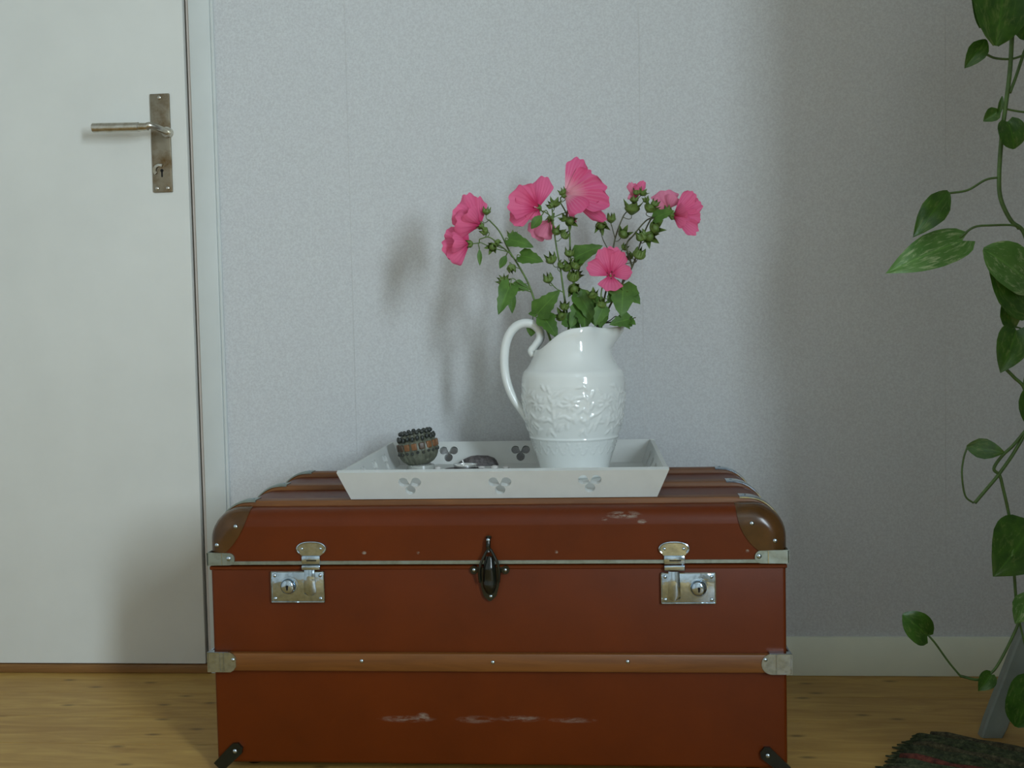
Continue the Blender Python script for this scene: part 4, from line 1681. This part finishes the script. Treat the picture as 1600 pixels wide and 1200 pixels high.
block_me = [mesh('tile', block_g.v, block_g.f, c_, True, None, 50) for c_ in ('pot_orange', 'pot_rust')]
rb = random.Random(3)
for k in range(18):
    a = 2 * PI * k / 18 + .1
    r = R0 * .76
    put('bead', bead_me, pot, loc=tl((r * math.cos(a), r * math.sin(a), H0 * (1.0 + .03 * rb.random()))), scale=(.0042, .0042, .0036 + .001 * rb.random()))
for k in range(16):
    a = 2 * PI * k / 16
    r = R0 * .97
    put('tile', block_me[k % 3 == 1 or k % 7 == 2], pot, loc=tl((r * math.cos(a), r * math.sin(a), H0 * .60)), rot=tilt @ Quaternion((0, 0, 1), a), scale=(.0030, .0052, .0062))
for k in range(22):
    a = 2 * PI * k / 22
    put('bead', bead_me, pot, loc=tl((R0 * .99 * math.cos(a), R0 * .99 * math.sin(a), H0 * (.40 + .02 * (k % 2)))), scale=(.0026, .0044, .0028))
    put('bead', bead_me, pot, loc=tl((R0 * .90 * math.cos(a + .1), R0 * .90 * math.sin(a + .1), H0 * (.83 + .03 * (k % 2)))), scale=(.0034, .0044, .0050))

# mussel-like dark shell lying at the back
sp0 = P(746, 727, Z=TF)
rows = []
mp_ = (sp0 - CAM).length / F_PX
for i in range(21):
    t = i / 20
    x = (-33 + 66 * t) * mp_
    hgt_ = interp([(0, .001), (.06, .30), (.18, .62), (.35, .92), (.5, 1), (.75, .95), (.9, .72), (.97, .4), (1, .02)], t)
    row = []
    for k in range(14):
        a = PI * k / 13
        row.append(V((sp0.x + x, sp0.y - math.cos(a) * .014 * hgt_ ** .6, TF + .0004 + 15.5 * mp_ * hgt_ * max(0, math.sin(a)) ** .8)))
    rows.append(row)
g = G().grid(rows)
g.grid([[r[0] for r in rows], [r[-1] for r in rows]])
tag(g.solid('dark_shell', 'shell_dark', True, 70), 'long dark grey speckled shell behind the tealight on the tray', 'shell')

# tealight on a small dark saucer
tp = P(727, 735, Z=TF)
tag(G().lathe([(.020, 0), (.033, .0008), (.037, .0022), (.0365, .0028), (.030, .0018), (.001, .0014)], 36, (tp.x - .003, tp.y, TF)).solid('flat_saucer', 'saucer', True, 60),
    'flat dark saucer under the silver tealight on the tray', 'saucer')
tea = thing('tealight', (tp.x, tp.y, TF + .0016), 'low silver tealight with white wick on the white tray', 'candle')
R_ = 18 * mpp
zb_ = TF + .0018
G().lathe([(R_ * .92, 0), (R_ * .96, .001), (R_ * .98, .0085), (R_ * 1.06, .0092), (R_ * 1.05, .0098), (R_ * .96, .0094), (R_ * .95, .006)], 40, (tp.x, tp.y, zb_)).put('metal_cup', tea, 'alu', True, 50)
G().lathe([(R_ * .95, .005), (R_ * .94, .0078), (R_ * .5, .0072), (.001, .0072)], 32, (tp.x, tp.y, zb_)).put('wax', tea, 'wax', True, 60)
wk = P(723, 719, Y=tp.y)
G().tube(spline([(tp.x - .003, tp.y, zb_ + .007), (wk.x + .001, tp.y, zb_ + .012), (wk.x - .0005, tp.y, max(wk.z, zb_ + .016))], 4), .0013, 8).put('wick', tea, 'wax')
# a few pale pebbles
for i, (u, v, s_, lb) in enumerate(((752, 733, .0052, 'pale pebble touching the tealight saucer'), (772, 733.5, .0062, 'largest pale pebble between tealight and jug'), (790, 733, .0048, 'small pale pebble nearest the jug foot'), (684, 734, .0050, 'tiny pale pebble beside the ribbed pot'))):
    p = P(u, v, Z=TF)
    r_ = random.Random(i)
    bm = bmesh.new()
    bmesh.ops.create_icosphere(bm, subdivisions=3, radius=1)
    ph = [r_.random() * 6 for _ in range(3)]
    for vv in bm.verts:
        c = vv.co
        k = 1 + .14 * math.sin(2.3 * c.x + ph[0]) + .12 * math.sin(2.9 * c.y + ph[1])
        vv.co = V((c.x * s_ * 1.35 * k, c.y * s_ * k, c.z * s_ * .62 * k)) + V((p.x, p.y, TF + s_ * .66))
    g = G().bm(bm)
    tag(g.solid('pebble', 'pebble', True, None), lb, 'pebble', 'pebbles on the tray')

# ================================================================== POTHOS ON ITS STAND
# grey tripod: three splayed flat legs under a round top that is above the frame
foot = P(1547, 1150, Z=0)
knee = P(1592, 945, Y=foot.y - .02)
sdir = (knee - foot).normalized()
SCZ = 1.16
axis_x, axis_y = foot.x + .50, foot.y - .03
axis_x = min(axis_x, XR - .19)
stand = thing('tripod_stand', (axis_x, axis_y, 0), 'grey tripod stand whose slanting leg shows behind the pothos vines', 'stand')
top_c = V((axis_x, axis_y, SCZ))
for k, fpnt in enumerate((foot, V((axis_x + .16, YW - .10, 0)), V((axis_x + .10, axis_y - .34, 0)))):
    tpnt = top_c + (V((fpnt.x, fpnt.y, SCZ)) - top_c) * .18
    d_ = (tpnt - fpnt)
    n_ = d_.normalized()
    side = V((1, 0, 0)) if k != 2 else V((1, 0, 0))
    side = (side - n_ * side.dot(n_)).normalized()
    oth = n_.cross(side)
    wv = .0185
    rows = []
    for t, ww in ((0, wv), (.02, wv), (.98, wv * .9), (1, wv * .9)):
        c = fpnt + d_ * t
        rows.append([c + side * ww * a_ + oth * .011 * b_ for a_, b_ in ((-1, -.7), (-.85, -1), (.85, -1), (1, -.7), (1, .7), (.85, 1), (-.85, 1), (-1, .7))])
    for p in rows[0]:
        p.z = .0005
    g = G().grid(rows, close_v=True)
    g.f.append(tuple(reversed(range(8))))
    g.f.append(tuple(range(24, 32)))
    g.put('leg', stand, 'stand', True, 30)
G().lathe([(.13, 0), (.135, .004), (.135, .020), (.13, .024)], 40, (axis_x, axis_y, SCZ)).put('stand_top', stand, 'stand', True, 40)

PD = -.40
pc0 = P(1606, -60, Y=PD - .01)
HPX, HPY, HPZ = pc0.x + .035, PD - .01, 1.235
pothos = thing('pothos_plant', (HPX, HPY, HPZ), 'green pothos with variegated heart-shaped leaves trailing along the right edge', 'plant')
G().lathe([(.060, 0), (.066, .004), (.084, .10), (.092, .102), (.092, .124), (.084, .126), (.080, .108)], 40, (HPX, HPY, HPZ)).put('flower_pot', pothos, 'terracotta', True, 40)
G().lathe([(.080, .104), (.05, .110), (.001, .113)], 30, (HPX, HPY, HPZ)).put('soil', pothos, 'soil')
for k in range(3):
    a = 2 * PI * k / 3 + .5
    G().tube([(HPX + .089 * math.cos(a), HPY + .089 * math.sin(a), HPZ + .112), (HPX, HPY, CEIL - .06)], .0015, 6).put('cord', pothos, 'stand')
G().tube(spline([(HPX, HPY, CEIL + .002), (HPX, HPY, CEIL - .03), (HPX + .010, HPY, CEIL - .05), (HPX, HPY, CEIL - .064), (HPX - .009, HPY, CEIL - .052)], 5), .0025, 8).put('ceiling_hook', pothos, 'steel')
pot_rim = V((HPX - .085, HPY, HPZ + .130))


def pv(u, v, d=0.0):
    return P(u, v, Y=PD + d)


def vine(pts, r0=.0030, r1=.0024):
    ln = spline(pts, 8)
    G().tube(ln, [r0 + (r1 - r0) * i / (len(ln) - 1) for i in range(len(ln))], 8).put('vine', pothos, 'vine', True, None)


inside = V((HPX - .03, HPY, HPZ + .108))
vine([inside, pot_rim + V((.02, 0, .012)), pot_rim + V((-.012, -.01, -.02)), pv(1580, -90), pv(1583, -40), pv(1582, 20), pv(1581, 58), pv(1578, 110), pv(1572, 160), pv(1565, 215), pv(1561, 277), pv(1564, 312), pv(1580, 345), pv(1600, 364),
      pv(1612, 420), pv(1615, 500), pv(1608, 560), pv(1600, 606)], .0036, .0030)
vine([inside, pot_rim + V((.05, -.075, .012)), pot_rim + V((.03, -.095, -.03)), pv(1628, 0, -.03), pv(1600, 82, .01), pv(1588, 118, .006), pv(1578, 145)], .0028, .0024)
vine([pv(1572, 577), pv(1585, 590), pv(1600, 606), pv(1606, 640), pv(1603, 672), pv(1585, 706), pv(1560, 742), pv(1540, 766), pv(1523, 786)], .0026, .0028)
vine([pv(1603, 672), pv(1583, 696), pv(1566, 712), pv(1553, 732), pv(1562, 743), pv(1567, 762), pv(1574, 792), pv(1578, 815), pv(1582, 860), pv(1585, 900), pv(1588, 940), pv(1592, 968), pv(1582, 995), pv(1562, 1034), pv(1548, 1052), pv(1528, 1062), pv(1500, 1056)], .0026, .0022)


def stalk(pts, r=.0018):
    G().tube(spline(pts, 7), r, 7).put('petiole', pothos, 'vine', True, None)


def pleaf(b, t, wpx, mat='pothos', fold=.12, droop=.05, face=(.1, -1, .25), kind='heart', d0=0., d1=0., seed=0):
    a_, b_ = pv(*b, d0), pv(*t, d1)
    g = leaf_geo(a_, b_, wpx * .00103, face, fold, droop, kind, seed, 14, 9)
    g.put('leaf', pothos, mat, True, None, True)


stalk([pv(1600, 86), pv(1580, 92), pv(1556, 91), pv(1541, 85)])
stalk([pv(1606, 176), pv(1585, 173), pv(1563, 168)], .0016)
stalk([pv(1562, 277), pv(1540, 281), pv(1512, 297), pv(1482, 302)])
stalk([pv(1592, 358), pv(1583, 352), pv(1550, 352), pv(1522, 355), pv(1500, 371)])
stalk([pv(1521, 786), pv(1508, 774), pv(1503, 740), pv(1506, 715), pv(1511, 700)], .0015)
stalk([pv(1502, 1058), pv(1482, 1034), pv(1462, 1006), pv(1450, 992)], .0016)
stalk([pv(1606, 520), pv(1592, 512), pv(1580, 513), pv(1566, 522)], .0014)
stalk([pv(1612, 420), pv(1608, 430), pv(1600, 440)], .0014)
stalk([pv(1578, 815), pv(1592, 818), pv(1604, 828)], .0014)

pleaf((1562, -70), (1556, 72), 96, 'pothos', .06, .10, kind='round', seed=1, d1=-.04)
pleaf((1618, -50), (1596, 62), 92, 'pothos', .14, .08, kind='round', seed=2, d0=.02, d1=.02)
pleaf((1530, -60), (1532, 44), 40, 'pothos', .2, .08, kind='round', seed=21, d0=.01, d1=.01)
pleaf((1541, 62), (1507, 107), 29, 'pothos', .3, .05, kind='narrow', seed=3)
pleaf((1566, 150), (1558, 188), 8, 'pothos', .3, .02, kind='narrow', seed=4)
pleaf((1562, 172), (1536, 190), 22, 'pothos', .4, .02, kind='narrow', seed=41)
pleaf((1574, 190), (1584, 233), 44, 'pothos', .15, .1, kind='round', seed=5, d1=-.012, d0=-.012)
pleaf((1482, 299), (1426, 371), 40, 'pothos', .22, .06, kind='narrow', seed=6, d1=-.03)
pleaf((1504, 376), (1383, 428), 60, 'pothos_var', .10, .05, kind='heart', seed=7, d1=-.03, face=(.1, -1, .5))
pleaf((1606, 440), (1536, 389), 70, 'pothos_var', .18, .05, kind='round', seed=8, d0=-.01, d1=-.03)
pleaf((1612, 480), (1540, 400), 84, 'pothos', .10, .08, kind='heart', seed=81, d0=-.005, d1=-.008)
pleaf((1580, 520), (1568, 463), 30, 'pothos', .3, .04, kind='narrow', seed=9, d0=.005, d1=.005)
pleaf((1588, 516), (1563, 583), 52, 'pothos', .15, .07, kind='heart', seed=10, d0=-.006, d1=-.02)
pleaf((1600, 610), (1604, 664), 26, 'pothos', .2, .04, kind='narrow', seed=11)
pleaf((1510, 698), (1570, 707), 32, 'pothos', .2, .03, kind='narrow', seed=12, d1=-.015)
pleaf((1607, 828), (1552, 901), 92, 'pothos', .08, .08, kind='heart', seed=13, d0=-.01, d1=-.035)
pleaf((1610, 860), (1578, 892), 40, 'pothos_var', .1, .05, kind='narrow', seed=131, d0=-.02, d1=-.034)
pleaf((1608, 925), (1586, 975), 40, 'pothos_var', .25, .06, kind='narrow', seed=14, d0=-.01, d1=-.02)
pleaf((1548, 1054), (1528, 1080), 28, 'pothos', .2, .05, kind='heart', seed=15, d0=-.002, d1=-.01)
pleaf((1449, 994), (1410, 960), 46, 'pothos', .10, .09, kind='round', seed=16, d1=-.015)
pleaf((1612, 1064), (1588, 1136), 66, 'pothos', .08, .08, kind='round', seed=17, d0=-.02, d1=-.03)
stalk([pv(1592, 968), pv(1602, 1010), pv(1610, 1040), pv(1612, 1064, -.02)], .0016)

# ================================================================== RAG RUG
corner = P(1443, 1140, Z=.012)
d_long = (P(1600, 1172, Z=.012) - corner).normalized()       # ridges run this way
d_wide = (P(1386, 1199, Z=.012) - corner).normalized()
rug = thing('rag_rug', (corner.x, corner.y, 0), 'coarse dark green and brown rag rug on the floor at lower right', 'rug')
RL = min(.62, (XR - .03 - corner.x) / max(.05, d_long.x))
nst = 18
rr_ = random.Random(8)
pit = .0200
wid_step = d_wide * pit
for k in range(nst):
    st0 = corner + wid_step * (k + .5)
    jit = .012 * (rr_.random() - .5) + (.018 if k == 0 else .006 if k == 1 else 0)
    pts, rad = [], []
    for i in range(25):
        q = i / 24
        p = st0 + d_long * (jit + RL * q)
        p += V((0, 0, -p.z + .0100 + .0015 * math.sin(q * 40 + k * 2) + .0008 * rr_.random()))
        p += d_wide * .0016 * math.sin(q * 26 + k)
        pts.append(p)
        e = .55 if i in (0, 24) else 1
        rad.append((.0095 * e * (.88 + .24 * rr_.random()), .0100 * e * (.9 + .15 * rr_.random())))
    mt_ = 'rug_red' if k == 6 else ('rug_green' if k % 3 else 'rug_brown')
    G().tube(pts, rad, 8, flat=(0, 0, 1)).put('woven_strip', rug, mt_, True, None)
# short loose ends along the left edge
g = G()
for k in range(nst * 2):
    st0 = corner + wid_step * (k * .5 + .25)
    e = st0 - d_long * (.010 + .018 * rr_.random()) + d_wide * .012 * (rr_.random() - .5)
    st0.z, e.z = .006, .0022
    g.tube(spline([st0 + d_long * .02, st0, e], 3), [.0022] * 6 + [.0012], 6)
fr_ = g.put('fringe', rug, 'rug_green', True, None)
fr_['kind'] = 'stuff'
